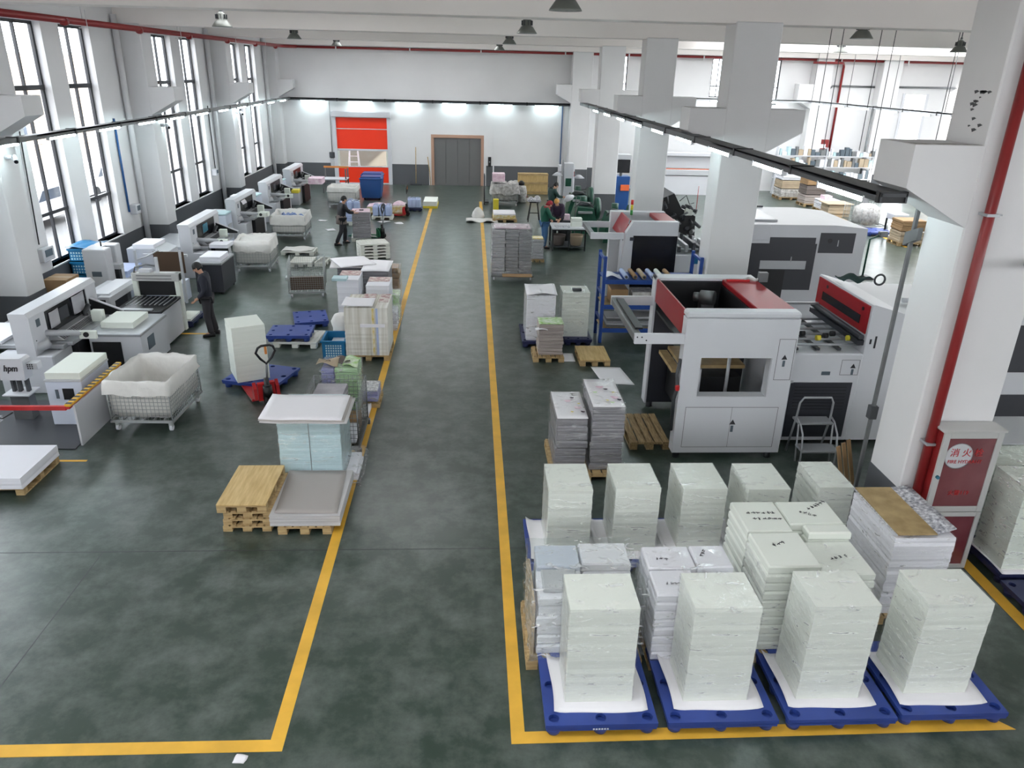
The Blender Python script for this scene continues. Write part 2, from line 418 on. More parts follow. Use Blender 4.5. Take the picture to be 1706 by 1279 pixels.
# window wall: openings between piers
ops = []
for y1 in (4.0, 6.45, 12.1, 14.5, 20.05, 22.5, 28.3, 30.75, 36.4, 38.85): ops.append((y1-1.6, y1))
ZW0, ZW1 = 1.06, 6.52
g = G(); y = -3.0
for a, b_ in ops:
    g.box(XL-.3, XL, y, a, 0, ZC); g.box(XL-.3, XL, a, b_, 0, ZW0); g.box(XL-.3, XL, a, b_, ZW1, ZC); y = b_
g.box(XL-.3, XL, y, YB, 0, ZC)
struct('wall_left', g, 'white_paint')
for i, (a, b_) in enumerate(ops):
    x0, x1 = XL-.25, XL-.18
    g = G()
    g.box(x0, x1, a, a+.07, ZW0, ZW1); g.box(x0, x1, b_-.07, b_, ZW0, ZW1)
    g.box(x0, x1, a, b_, ZW0, ZW0+.07); g.box(x0, x1, a, b_, ZW1-.07, ZW1)
    g.box(x0, x1, (a+b_)/2-.025, (a+b_)/2+.025, ZW0, ZW1)
    g.box(x0-.01, x1+.01, a, b_, 5.02, 5.13); g.box(x0, x1+.01, a, b_, 2.18, 2.26)
    w = struct('window_%d' % (i+1), g, 'window_black')
    G().box(x0+.03, x0+.036, a+.06, b_-.06, ZW0+.05, ZW1-.05).build('glass', 'window_glass', w)
    G().box(XL-.2, XL+.02, a-.02, b_+.02, ZW0-.035, ZW0).build('sill', 'white_paint', w)
sbox('baseboard_left', 'grey_band', XL, XL+.012, -3, YB, 0, 1.02)

# end wall with the roll-up door and the lift door
D0, D1, E0, E1 = -6.92, -4.33, -2.07, .66
g = G()
for x0, x1, z0 in ((XL-.3, D0, 0), (D0, D1, 3.33), (D1, E0, 0), (E0, E1, 2.55), (E1, 7.0, 0), (7.95, 12.3, 0), (13.0, 14.9, 0), (15.9, 22.75, 0), (23.85, XR+.3, 0)): g.box(x0, x1, YB, YB+.3, z0, ZC)
for x0, x1, zz in ((7.0,7.95,4.7), (12.3,13.0,4.7), (14.9,15.9,4.4), (22.75,23.85,0)): g.box(x0, x1, YB, YB+.3, 0, zz); g.box(x0, x1, YB, YB+.3, 6.55 if zz else 5.05, ZC)
struct('wall_back', g, 'white_paint')
for i, (x0, x1, zz) in enumerate(((7.0,7.95,4.7), (12.3,13.0,4.7), (14.9,15.9,4.4))):
    g = G()
    for a, c in ((x0, x0+.05), (x1-.05, x1), ((x0+x1)/2-.02, (x0+x1)/2+.02)): g.box(a, c, YB+.05, YB+.1, zz, 6.55)
    for a in (zz, 6.5, 5.2): g.box(x0, x1, YB+.05, YB+.1, a, a+.05)
    w = struct('window_%d' % (11+i), g, 'window_black')
    G().box(x0+.04, x1-.04, YB+.07, YB+.076, zz+.04, 6.51).build('glass', 'window_glass', w)
g = G()
for x0, x1 in ((XL, D0-.2), (D1+.2, E0-.14), (E1+.14, 7.0)): g.box(x0, x1, YB-.012, YB, 0, 1.05)
struct('baseboard_back', g, 'grey_band')
# room behind the roll-up door
sbox('wall_beyond_door', 'far_room', -9, -2, 45.6, 45.8, 0, 4)
sbox('ceiling_beyond_door', 'ceiling_paint', -9, -2, YB+.3, 45.6, 4, 4.1)
sbox('wall_behind_lift', 'lift_grey', -2.3, .9, YB+.34, YB+.4, 0, 3)
g = G().box(D0-.2, D0, YB-.1, YB+.05, 0, 3.33, .01).box(D1, D1+.2, YB-.1, YB+.05, 0, 3.33, .01).box(D0-.2, D1+.2, YB-.28, YB+.02, 3.33, 3.62, .03)
d1 = struct('door_1', g, 'mach_white')
for nm, z0, z1 in (('red_curtain', 2.78, 3.33), ('red_curtain', 1.78, 2.74), ('red_curtain', .03, .86)):
    G().box(D0, D1, YB, YB+.02, z0, z1).build(nm, 'door_red', d1)
for z in (2.74, 1.68, .86): G().box(D0, D1, YB-.02, YB+.03, z, z+(.04 if z > 2 else .1 if z > 1 else .05), .008).build('stiffener_bar', 'mach_white', d1)
for xx in (D0+.0, D1-.09): G().box(xx, xx+.09, YB-.01, YB+.02, .9, 1.7).build('window_edge', 'paper_cream', d1)
G().box(D0+.08, D1-.08, YB+.003, YB+.012, .9, 1.7).build('clear_window', 'clear_pane', d1)
G().box(D0, D1, YB-.03, YB+.04, 0, .07, .01).build('bottom_bar', 'mach_white', d1)
g = G().box(E0-.01, E0+.14, YB-.03, YB+.12, 0, 2.41, .01).box(E1-.14, E1+.01, YB-.03, YB+.12, 0, 2.41, .01).box(E0-.01, E1+.01, YB-.032, YB+.12, 2.41, 2.57, .01)
d2 = struct('door_2', g, 'copper_trim')
for i in range(4):
    a = E0+.14+i*(E1-E0-.28)/4; G().box(a+.004, a+(E1-E0-.28)/4-.004, YB+.03+.015*(i in (0,3)), YB+.1, 0, 2.41, .006).build('door_leaf', 'lift_grey', d2)
# far side bay wall with its bright opening; the bay is open to daylight nearer than this
g = G()
for k in range(11): g.box(XR, XR+.3, -3+k*4.1, -.4+k*4.1, 0, ZC)
g.box(XR, XR+.3, -3, YB, 0, 1.0).box(XR, XR+.3, -3, YB, 6.3, ZC)
struct('wall_right', g, 'white_paint')
sbox('trim_1', 'mach_white', 22.6, 22.75, YB-.05, YB, 0, 5.1); sbox('trim_2', 'mach_white', 23.85, 24.0, YB-.05, YB, 0, 5.1)
g = G().box(XL-.3, XR+.3, -3.3, -3, 0, 2.9).box(XL-.3, XR+.3, -3.3, -3, 5.4, ZC)  # unseen rear wall added to cut daylight; its openings are sized for fill
for k in range(10): g.box(XL-.3+k*2.85, XL+1.3+k*2.85, -3.3, -3, 2.9, 5.4)
struct('wall_front', g, 'white_paint')
# ceiling and beams
holes = ((9.0, 24.0, 35.0, 38.4), (-6.0, 1.0, 35.2, 37.4), (9.0, 24.0, 25.2, 31.6), (-6.5, 0.0, 19.6, 21.2), (-5.0, 1.5, 3.0, 5.2))  # unseen roof openings, added and sized to brighten the hall
xs = sorted({XL-.3, XR+.3, *[h[0] for h in holes], *[h[1] for h in holes]}); ys = sorted({-3.0, YB+.3, *[h[2] for h in holes], *[h[3] for h in holes]})
g = G()
for i in range(len(xs)-1):
    for j in range(len(ys)-1):
        cx, cy = (xs[i]+xs[i+1])/2, (ys[j]+ys[j+1])/2
        if not any(h[0] < cx < h[1] and h[2] < cy < h[3] for h in holes): g.box(xs[i], xs[i+1], ys[j], ys[j+1], ZC, ZC+.2)
struct('ceiling', g, 'ceiling_paint')
for h in holes: sbox('added_ceiling_panel', 'added_rooflight', h[0]-.1, h[1]+.1, h[2]-.1, h[3]+.1, ZC+.21, ZC+.24)
for y0, y1 in ((-.3,.5), (7.95,8.6), (16.05,16.7), (24.1,24.75), (32.1,32.75), (40.3,YB)):
    sbox('beam', 'ceiling_paint', XL, XR, y0, y1, 6.66, ZC, bev=.01)
# columns with crane corbels
def column(x0, x1, y0, y1, side, ztop=5.1):
    g = G().box(x0, x1, y0, y1, 0, 6.7, .018)
    c = struct('column', g, 'white_paint')
    if 'r' in side: G().prism([(x1-.01,4.25),(x1+.72,4.66),(x1+.72,ztop),(x1-.01,ztop)], 'y', y0+.003, y1-.003).build('corbel', 'white_paint', c)
    if 'l' in side: G().prism([(x0+.01,4.25),(x0-.74,4.66),(x0-.74,ztop),(x0+.01,ztop)], 'y', y0+.003, y1-.003).build('corbel', 'white_paint', c)
    G().box(x0-.008, x1+.008, y0-.008, y1+.008, 0, 1.04, .018).build('painted_base', 'grey_band', c)
    return c
for y0 in (7.95, 16.0, 24.08, 32.05): column(XL, -9.4, y0, y0+.72, 'r', 5.03)
column(XL, -9.55, 40.6, YB, 'r', 5.06)
column(5.31, 6.28, 7.88, 8.6, 'lr'); column(5.17, 6.1, 16.0, 16.7, 'lr'); column(5.15, 6.08, 24.0, 24.7, 'lr'); column(5.12, 6.06, 32.0, 32.7, 'lr')
column(5.06, 6.07, 40.5, YB, 'lr', 5.14)
column(17.5, 18.4, 40.6, YB, 'l', 5.44); column(21.0, 22.0, 40.6, YB, '')
sbox('trim_3', 'white_paint', 1.15, 1.22, YB-.03, YB, 0, 6.66)
# grime on the near column and its ledge
g = G(); rr = random.Random(6)
for k in range(16):
    y, z = 8.02+rr.uniform(0,.3)*(1 if k > 5 else .9), (5.62 if k < 6 else 5.6-rr.uniform(0,.38)); h = rr.uniform(.008,.03)
    g.prism([(y-h*1.6,z),(y,z+h*.5),(y+h*1.8,z+h*.2),(y+h,z-h)], 'x', 5.3085, 5.3105)
struct('column_stain', g, 'dark_grey')
struct('column_stain', G().prism([(4.6,7.93),(5.31,7.93),(5.31,8.0),(5.05,8.14),(4.75,8.05),(4.6,8.1)], 'z', 5.1, 5.104), 'scrap_grey')

# ------------------------------------------------------------------ outside: facing building, parked cars
b = thing('facade_building', 'pale beige building across the yard seen through the tall windows', 'building', (-27, 22, -.12))
G().box(-6, 0, -45, 45, 0, 6.2).build('wall', 'facade', b)
for k in range(14): G().box(0, .05, -42+k*6.2, -40.6+k*6.2, 1.2, 3.2, .01).build('shopfront', 'car_glass' if k % 3 else 'facade', b)
for k in range(5): G().box(0, .06, -45, 45, .9+k*1.3, .94+k*1.3).build('ledge', 'mach_grey', b)
def car(y, x, label):
    t = thing('car', label, 'car', (x, y, -.12))
    prof = [(-2.1,.35),(-2.1,.75),(-1.9,.9),(-1.1,.98),(-.6,1.42),(.7,1.45),(1.35,1.0),(2.0,.88),(2.15,.6),(2.1,.35)]
    G().prism(prof, 'x', -.85, .85).build('body', 'car_white', t)
    for xx in (-.86, .83): G().prism([(-.95,1.0),(-.55,1.36),(.62,1.38),(1.12,1.0)], 'x', xx, xx+.03).build('side_window', 'car_glass', t)
    for yy in (-1.3, 1.35):
        for xx in (-.87, .67): G().cyl((xx,yy,.32), (xx+.2,yy,.32), .32, n=16).build('wheel', 'rubber', t)
    for yy in (-2.12,): G().box(-.7, -.4, yy-.01, yy+.05, .68, .8).build('tail_light', 'signal_red', t)
car(29.5, -16.5, 'white car parked outside, seen through the first full pair of windows')
car(36.5, -17.5, 'white car parked outside beyond the second column of the window wall')

# ------------------------------------------------------------------ pipes, conduits, lamps and strips on the building
t = thing('sprinkler_pipe', 'long dark red pipe running under the beams along window wall and end wall', 'pipe', (-9.22, 10, 6.5))
G().tube([(0,-8,0),(0,29.9,.06),(.06,30.3,.06),(.3,30.6,.06),(.7,30.75,.06)], .075, 10).build('pipe', 'pipe_red', t)
G().tube([(.7,30.75,.06),(35,30.75,.1)], .06, 10).build('pipe', 'pipe_red', t)
for yy in (1.5, 5.1, 9.4, 13.6, 17.6, 21.8, 25.8, 29.4): G().cyl((0,yy-.06,0), (0,yy+.06,0), .092, n=12).build('coupling', 'pipe_red', t)
for yy in (3.2, 10.3, 16.6, 22.6, 27.2):
    G().cyl((0,yy,0), (0,yy,.85), .012, n=6).box(-.1, .1, yy-.03, yy+.03, -.1, -.085).cyl((.09,yy,-.1), (.09,yy,.3), .01, n=6).build('hanger', 'pipe_white', t)
for xx in (2.6, 6.2, 9.7, 13.9, 17.1, 20.9, 24.5, 28, 31.5): G().box(xx-.03, xx+.03, 30.66, 30.69, -.08, .18).cyl((xx,30.75,.05), (xx,30.75,.16), .012, n=6).build('hanger', 'pipe_white', t)
for xx in (14.4, 15.2, 16.7): G().cyl((xx,30.75,0), (xx,30.75,.16), .04, n=8).build('sprinkler_drop', 'pipe_red', t)
def pipe(name, label, pts, r, m, n=10): return tag(G().tube(pts, r, n).build(name, m), label, 'pipe')
pipe('drainpipe', 'white drainpipe just before the second window-wall column', [(-9.98,24.75-.9,0),(-9.98,24.75-.9,6.9)], .085, 'pipe_white')
pipe('drainpipe', 'white drainpipe just before the third window-wall column', [(-9.98,31.75,0),(-9.98,31.75,6.9)], .085, 'pipe_white')
pipe('drainpipe', 'white drainpipe in the far corner by the end wall', [(-9.98,40.2,0),(-9.98,40.2,6.9)], .085, 'pipe_white')
pipe('conduit', 'blue conduit dropping from light strip past second window', [(-10.06,23.0,4.2),(-10.06,23.0,1.6)], .03, 'blue_pipe')
pipe('conduit', 'thin black conduit on the wall before the first window', [(-10.06,18.2,4.2),(-10.06,18.0,1.7)], .015, 'black')
pipe('conduit', 'thin dark conduit on the wall before the third column', [(-10.06,31.2,4.2),(-10.06,31.2,1.7)], .02, 'dark_grey')
pipe('conduit', 'thin blue conduit on the end wall near the corner pilaster', [(4.72,YB-.03,4.1),(4.72,YB-.03,1.05)], .025, 'blue_pipe')
pipe('conduit', 'thin grey conduit running down beside the red roll-up door', [(-7.2,YB-.03,4.1),(-7.2,YB-.03,1.5)], .012, 'steel_dull')
def wbox(name, label, cat, x, y, z, w, d, h, m='mach_white', face=True):
    t = thing(name, label, cat, (x, y, z)); G().box(-d/2, d/2, -w/2, w/2, 0, h, .015).build('case', m, t)
    if face: G().box(d/2, d/2+.01, -w*.32, w*.32, h*.35, h*.85, .003).build('display', 'label_dark', t)
    return t
wbox('control_box', 'white switch box on the wall beside the second window', 'switch box', -10.0, 23.3, 1.5, .32, .2, .28)
wbox('control_box', 'white switch box on the wall beside the third column', 'switch box', -10.0, 30.95, 1.65, .3, .18, .25)
wbox('control_box', 'pale switch box on the wall by the blue crates', 'switch box', -10.0, 18.1, 1.3, .5, .14, .32)
t = thing('control_box', 'small black push-button box beside the red roll-up door', 'switch box', (-7.2, YB-.06, 1.2)); G().box(-.14, .14, -.06, .05, .12, .4, .01).build('case', 'dark_grey', t); G().box(-.1, .1, -.05, .05, -.3, .05, .01).build('cover', 'mach_grey', t)
t = thing('call_panel', 'black lift call panel on the end wall beside the grey lift door', 'button panel', (.98, YB-.03, 1.0)); G().box(-.08, .08, -.02, .02, 0, .5, .005).build('plate', 'black', t); G().cyl((0,-.02,.25), (0,-.03,.25), .03).build('button', 'steel', t)

def cctv(label, x, y, z, ax):
    t = thing('security_camera', label, 'camera', (x, y, z))
    sx = .12 if ax == 'x' else 0; sy = 0 if ax == 'x' else -.12
    G().cyl((0,0,0), (sx,sy,0), .05, n=12).tube([(sx,sy,0),(sx*1.3,sy*1.3,.03),(sx*1.6,sy*1.6,.02)], .022, 8).build('bracket', 'mach_white', t)
    p = Vector((sx*1.5, sy*1.5, .02)); q = p+(Vector((.12,-.2,-.08)) if ax == 'x' else Vector((-.2,-.14,-.07)))
    G().cyl(p, q, .045, n=14).build('housing', 'mach_white', t); dq = (q-p).normalized()
    G().cyl(q, q+dq*.012, .038, n=14).build('lens', 'black_gloss', t)
cctv('white bullet camera on the near side column above machines', 6.12, 7.86, 3.88, 'y')
cctv('white bullet camera on the first window-wall column', -9.39, 16.3, 3.85, 'x')
cctv('white bullet camera on the second window-wall column', -9.39, 24.6, 3.94, 'x')
cctv('white bullet camera on the third window-wall column', -9.39, 32.5, 3.92, 'x')

# red riser on the near column
t = thing('riser_pipe', 'red riser pipe on the face of the near column', 'pipe', (5.49, 7.79, 0))
G().cyl((0,0,0), (0,0,6.66), .055, n=14).build('pipe', 'pipe_red', t)
for z in (1.7, 4.4): G().box(-.07, .07, -.065, .09, z, z+.03).cyl((.07,-.02,z+.015), (.12,-.02,z+.015), .012, n=6).build('clamp', 'steel', t)
t = thing('branch_pipe', 'orange red branch pipe with an elbow on the end wall of the side bay', 'pipe', (19.13, YB-.1, 0))
G().tube([(0,0,1.9),(0,0,6.3),(-.06,-.05,6.42),(-.2,-.3,6.46),(-.5,-.66,6.46),(-1.9,-.66,6.46)], .06, 10).build('pipe', 'pipe_red', t)
t = thing('hydrant_box', 'small red fire box on the end wall beside the orange branch pipe', 'fire box', (18.7, YB-.11, 2.05)); G().box(-.3, .3, -.1, .1, 0, .68, .01).build('case', 'pipe_red', t); G().box(-.14, .14, -.11, -.1, .25, .45).build('label', 'paper_white', t)
pipe('grey_post', 'grey conduit post on the end wall of the side bay beside the fire box', [(20.82,40.55,0),(20.82,40.55,4.4)], .06, 'steel_dull')
pipe('cable_tray', 'grey cable tray stepping up across the end wall of the side bay', [(18.42,YB-.05,5.1),(18.75,YB-.05,5.38),(20.98,YB-.05,5.38)], .05, 'steel_dull', 6)
pipe('cable_tray', 'short grey cable tray beside the bright doorway of the side bay', [(22.02,YB-.05,5.4),(25.4,YB-.05,5.42)], .05, 'steel_dull', 6)
for k, (x, y) in enumerate(((10.3,23.3),(10.66,23.3),(11.78,23.3),(12.2,23.3),(14.1,23.3),(14.6,23.3))):
    tag(G().cyl((x,y,3.7), (x,y,7.36), .011, n=6).build('hanging_cable', 'dark_grey'), 'thin dark cable hanging straight down in the side bay', 'cable', 'cables hanging in the side bay')

# fluorescent strips: a trough carried below the corbels, its tubes hung in it
def trough(name, label, p0, p1, h=.13, w=.2, m='dark_grey'):
    t = thing(name, label, 'light trough', p0); d = Vector(p1)-Vector(p0); L_ = d.length; t.rotation_euler = (0, 0, math.atan2(d.y, d.x))
    G().box(0, L_, -w/2, w/2, h*.55, h, .004).build('channel', m, t)
    G().box(0, L_, -w/2, -w/2+.02, 0, h).box(0, L_, w/2-.02, w/2, 0, h).build('side_rail', m, t)
    n = int(L_/2.4)
    for i in range(n): G().box(i*2.4+.02, i*2.4+.08, -w/2-.012, w/2+.012, -.01, h+.012).build('clip', 'black', t)
    return t
def tube_light(x, y, z, rz, label, group):
    t = thing('tube_lamp', label, 'lamp', (x, y, z), rz, group)
    G().cyl((-.58,0,0), (.58,0,0), .028, n=8).build('tube', 'tube_glow', t)
    for s in (-1, 1): G().box(s*.58, s*.62, -.03, .03, -.03, .05).build('end_cap', 'mach_white', t)
    return t
trough('light_trough', 'dark light trough along the window wall below the corbels', (-9.15, 9, 4.14), (-9.15, 40.9, 4.14), .1, .2, 'trough_grey')
trough('light_trough', 'dark light trough across the end wall above the doors', (-9.2, 40.95, 4.1), (5.6, 40.95, 4.12))
trough('light_trough', 'dark light trough along the inner columns below their corbels', (4.5, 7.95, 4.5), (4.5, 32, 4.5), .1, .3)
tt = trough('light_trough', 'pale light trough hung on wires through the side bay', (17.35, 24, 4.55), (17.35, 40.5, 4.55), .12, .16, 'mach_grey')
for k in range(5): G().cyl((.6+k*3.9,0,.1), (.6+k*3.9,0,2.95), .012, n=6).build('hanger_wire', 'dark_grey', tt)
tt = trough('light_trough', 'pale light trough across the end wall of the side bay', (6.2, 40.35, 4.55), (17.4, 40.35, 4.55), .12, .16, 'mach_grey')
for k in range(4): G().cyl((.6+k*2.9,0,.1), (.6+k*2.9,0,2.1), .012, n=6).build('hanger_wire', 'dark_grey', tt)
src = tube_light(-9.1, 11.0, 4.115, PI/2, 'glowing white tube in the trough along the window wall', 'tubes along the window wall')
for k in range(1, 13): dup(src, (-9.1, 11.0+2.36*k, 4.115), PI/2)
for k in range(6): dup(src, (-7.95+2.36*k, 40.86, 4.08), 0, 'glowing white tube in the trough across the end wall', 'tubes across the end wall')
for k in range(9): dup(src, (4.375, 8.9+2.36*k, 4.47), PI/2, 'glowing white tube in the trough along the inner columns', 'tubes along the inner columns')
for k in range(6): dup(src, (17.29, 27.5+2.36*k, 4.53), PI/2, 'glowing white tube in the trough hung through the side bay', 'tubes hung through the side bay')
for k in range(4): dup(src, (8.0+2.36*k, 40.28, 4.53), 0, 'glowing white tube across the end wall of the side bay', 'tubes across the end wall of the side bay')

# bell lamps under the beams
def bell(x, y, z=6.5):
    t = thing('bell_lamp', 'grey bell lamp', 'lamp', (x, y, z))
    G().lathe([(.235,0),(.225,.02),(.13,.15),(.1,.16),(.1,.28),(.06,.31),(.03,.33)], n=24).build('shade', 'lamp_shell', t)
    G().lathe([(.2,.012),(.2,.016)], n=20).build('diffuser', 'lamp_glow', t)
    G().cyl((0,0,.32), (0,0,.86), .014, n=8).tube([(arc(0,.36,.035,0,360,10)[i][0],0,arc(0,.36,.035,0,360,10)[i][1]) for i in range(10)], .008, 6, True).build('hanger', 'dark_grey', t)
    for k in range(8):
        a = k*PI/4; G().box(-.004, .004, .1, .135, .17, .27).build('fin', 'dark_grey', t).rotation_euler = (0,0,a)
    return t
LB = bell(1.32, 11.74); LB['label'] = 'grey bell lamp, the one hanging over the aisle closest to the camera'
for x, y, lb in ((1.27, 18.98, 'grey bell lamp over the aisle, second in its line'), (1.24, 26.9, 'grey bell lamp over the aisle, third in its line'), (1.2, 35.1, 'grey bell lamp over the aisle, last before the end wall'),
              (-5.88, 20.0, 'grey bell lamp over the cutters, nearer the camera'), (-5.78, 27.4, 'grey bell lamp over the cutters, second in its line'), (-5.7, 35.3, 'grey bell lamp over the cutters, last before the end wall'),
              (8.23, 17.1, 'grey bell lamp in the side bay, largest there'), (14.0, 23.0, 'grey bell lamp in the side bay, second one by the near column'), (11.9, 26.0, 'small grey bell lamp in the side bay, above the red pipe'), (8.1, 25.2, 'small grey bell lamp seen between the inner columns'), (-5.9, 12.2, 'added grey bell lamp over the cutters, out of view above the nearest cutter'), (-2.5, 3.6, 'added unseen grey bell lamp over the pallets'), (4.2, 3.6, 'added unseen grey bell lamp over the paper stacks'), (13.5, 10.0, 'added unseen grey bell lamp high in the side bay behind the near column'), (12.5, 33.5, 'farthest grey bell lamp in the side bay')):  # the out-of-view lamps are added to light the near end
    dup(LB, (x, y, 6.5), .2, lb)
# ------------------------------------------------------------------ pallets
HOLES = {(0,0),(2,0),(4,0),(0,2),(2,2),(4,2),(0,4),(2,4),(4,4)}
def plastic_pallet(label, x0, y0, w=1.05, d=.9, h=.15, m='pallet_blue', rz=0, z=0, group=None, name='plastic_pallet', mark=False):
    t = thing(name, label, 'pallet', (x0, y0, z), rz, group); r = min(w, d)*.05
    c = .17; hx = [0, c, w/2-c/2, w/2+c/2, w-c, w]; hy = [0, c, d/2-c/2, d/2+c/2, d-c, d]
    G().plate(0, w, 0, d, h-.045, h, hx, hy, r, HOLES).box(.01, w-.01, .0, .02, h-.07, h-.04).build('deck', m, t)
    g = G().box(.02, w-.02, .02, d-.02, h-.075, h-.05); g.build('under_frame', m, t)
    for i in (0, 2, 4):
        for j in (0, 2, 4):
            cx = (hx[i]+hx[i+1])/2; cy = (hy[j]+hy[j+1])/2
            G().cyl((cx,cy,0), (cx,cy,h-.07), .062, .075, n=16).build('foot', m, t)
    if mark:
        g = G(); rr = random.Random(4)
        for k in range(6): g.box(w*.42+k*.026, w*.42+k*.026+.017, -.003, 0, h-.06, h-.045)
        g.build('moulded_mark', 'paper_white', t)
    return t
def wood_pallet(label, x, y, w, d, h=.13, boards=7, m='wood', top=None, rz=0, z=0, across=True, group=None):
    """w along x, d along y; blocks with openings face the camera"""
    t = thing('wooden_pallet', label, 'pallet', (x, y, z), rz, group)
    g = G()
    if top: g.box(0, w, 0, d, h-.02, h, .003)
    else:
        n = boards
        for i in range(n):
            if across: a = i*(w-.001)/n; g.box(a+.012, a+w/n-.012, 0, d, h-.022, h, .003)
            else: a = i*d/n; g.box(0, w, a+.012, a+d/n-.012, h-.022, h, .003)
    g.build('deck', top or m, t)
    for fy in (0, d/2-.05, d-.1): G().box(0, w, fy, fy+.1, h-.042, h-.022, .002).build('cross_board', m, t)
    for fx in (0, w/2-.06, w-.12):
        for fy in (0, d/2-.05, d-.1): G().box(fx, fx+.12, fy, fy+.1, .02, h-.042, .003).build('block', m, t)
        G().box(fx, fx+.12, 0, d, 0, .02, .002).build('skid_board', m, t)
    return t
def white_pallet(label, x, y, w=1.1, d=.9, h=.14, rz=0, z=0, group=None, slots=False):
    t = thing('white_plastic_pallet', label, 'pallet', (x, y, z), rz, group)
    g = G().box(.02, w-.02, .02, d-.02, h-.034, h-.014).box(0, w, 0, .05, h-.05, h, .006).box(0, w, d-.05, d, h-.05, h, .006).box(0.001, .05, .05, d-.05, h-.049, h-.001, .006).box(w-.05, w-.001, .05, d-.05, h-.049, h-.001, .006)
    n = 9
    for i in range(1, n): g.box(i*w/n-.03, i*w/n+.03, .03, d-.03, h-.035, h-.006)
    g.box(.03, w-.03, d/2-.04, d/2+.04, h-.05, h-.008)
    g.build('deck', 'pallet_white', t)
    for i in (0, w/2-.07, w-.14):
        for j in (0, d/2-.07, d-.14): G().box(i, i+.14, j, j+.14, 0, h-.045, .012).build('foot', 'pallet_white', t)
    return t
def slip_sheet(label, x0, x1, y0, y1, z, curl=.05, m='sheet_white', ragged=False):
    def fn(u, v):
        x = x0+(x1-x0)*u; y = y0+(y1-y0)*v
        e = max(0, (.13-u)/.13)**2*curl*(.4+.6*v)+max(0, (u-.9)/.1)**2*curl*.25
        return (x+.012*math.sin(v*5), y+.008*math.sin(u*7), z+e+.0045)
    return tag(G().sheet(16, 12, fn, .004).build('slip_sheet', m), label, 'paper sheet')

# ------------------------------------------------------------------ wrapped paper stacks in the yellow bay
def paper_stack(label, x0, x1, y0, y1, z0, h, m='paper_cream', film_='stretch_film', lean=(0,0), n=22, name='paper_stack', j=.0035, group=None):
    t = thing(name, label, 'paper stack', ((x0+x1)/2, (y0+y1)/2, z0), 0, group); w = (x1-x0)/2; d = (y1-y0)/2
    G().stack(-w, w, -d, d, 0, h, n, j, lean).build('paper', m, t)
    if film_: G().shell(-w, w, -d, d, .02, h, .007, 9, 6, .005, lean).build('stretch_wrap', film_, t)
    return t
order = ('first', 'second', 'third', 'fourth')
FX = (.70, 1.845, 2.99, 4.10)
for k, (x0, x1, y0, y1, h) in enumerate(((.91,1.55,5.43,5.95,1.09), (2.045,2.665,5.41,5.93,1.10), (3.15,3.77,5.41,5.94,1.10), (4.245,4.875,5.45,5.98,1.075))):
    o = order[k]
    plastic_pallet('blue plastic pallet in the front row, %s from the aisle' % o, FX[k], 5.16+.03*(k == 3), 1.05, 1.0, mark=(k == 0))
    slip_sheet('white paper sheet under the %s cream stack of the front row' % o, x0-.12, x1+.13, 5.30, 6.02, .15, .07)
    paper_stack('tall wrapped cream paper stack, %s from the aisle in the front row' % o, x0, x1, y0, y1, .156, h, lean=(.006*(k-1.5), 0))
BX = (.70, 1.60, 2.50, 3.42, 4.35)
order = ('first', 'second', 'third', 'fourth', 'last')
for k, (x0, x1, y0, y1, h) in enumerate(((.95,1.48,7.82,8.5,.9), (1.77,2.32,7.86,8.5,.9), (2.62,3.17,7.92,8.58,.86), (3.44,3.97,7.93,8.6,.84), (4.36,4.8,7.97,8.64,.84))):
    o = order[k]
    plastic_pallet('blue plastic pallet in the back row, %s from the aisle' % o, x0-.24, 7.62, .88, 1.0)
    slip_sheet('white paper sheet under the %s stack of the back row' % o, x0-.2, x1+.16, 7.7, 8.58, .15, .06)
    paper_stack('wrapped cream paper stack in the back row, %s from the aisle' % o, x0, x1, y0, y1, .156, h, lean=(0,0))

# crinkled mixed stack on a wooden pallet
wood_pallet('wooden pallet under the crinkle-wrapped mixed stack beside aisle line', .58, 6.02, 1.2, .95, .13, m='wood')
t = thing('wrapped_parcel_stack', 'low crinkle-wrapped stack of mixed parcels beside the aisle line', 'parcel stack', (.60, 6.05, .13))
g = G(); random.seed(5)
for k, (x0, x1, y0, y1, z0, z1) in enumerate(((.08,.55,.04,.48,0,.74), (.1,.56,.5,.88,0,.78), (.6,1.12,.08,.5,0,.62), (.6,1.12,.52,.9,0,.78), (.14,.5,.1,.42,.74,.8))):
    G().bundles(x0, x1, y0, y1, z0, z1, max(1, int((z1-z0)/.11)), .012).build('parcel', ('paper_white','mach_blue_white','print_brownish','paper_white','mach_grey')[k], t)
G().box(.02, .06, .05, .85, .0, .62, .004).build('side_board', 'cardboard_pale', t)
G().shell(.05, 1.14, .0, .92, .0, .8, .012, 14, 14, .045).build('stretch_wrap', 'stretch_film_thick', t)
# low stack of white packages
def scribble(t, x, y, z, n=4, s=.05, seed=1, rz=0):
    rr = random.Random(seed); g = G(); ca, sa = math.cos(rz), math.sin(rz)
    for k in range(n):
        px, py = k*s*1.1, 0
        for q in range(3):
            pts = []; a = rr.uniform(0, s*.9); b_ = rr.uniform(-s*.4, s*.4); L2 = rr.uniform(.5, .9)*s; vv = rr.random() < .5
            for i in range(4):
                q_ = (i/3-.5)*L2; u = px+a*.6+(rr.uniform(-.08,.08)*s if vv else q_); w = b_*.6+(q_ if vv else rr.uniform(-.12,.12)*s)
                pts.append((x+u*ca-w*sa, y+u*sa+w*ca, z))
            g.tube(pts, .0032, 4)
    g.build('handwriting', 'ink', t)
wood_pallet('wooden pallet under the low white package stack', 1.85, 5.98, .92, .82, .13)
t = thing('package_stack', 'low stack of white paper packages with handwriting, between the crinkled stack and the square stack', 'package stack', (1.85, 5.98, .13))
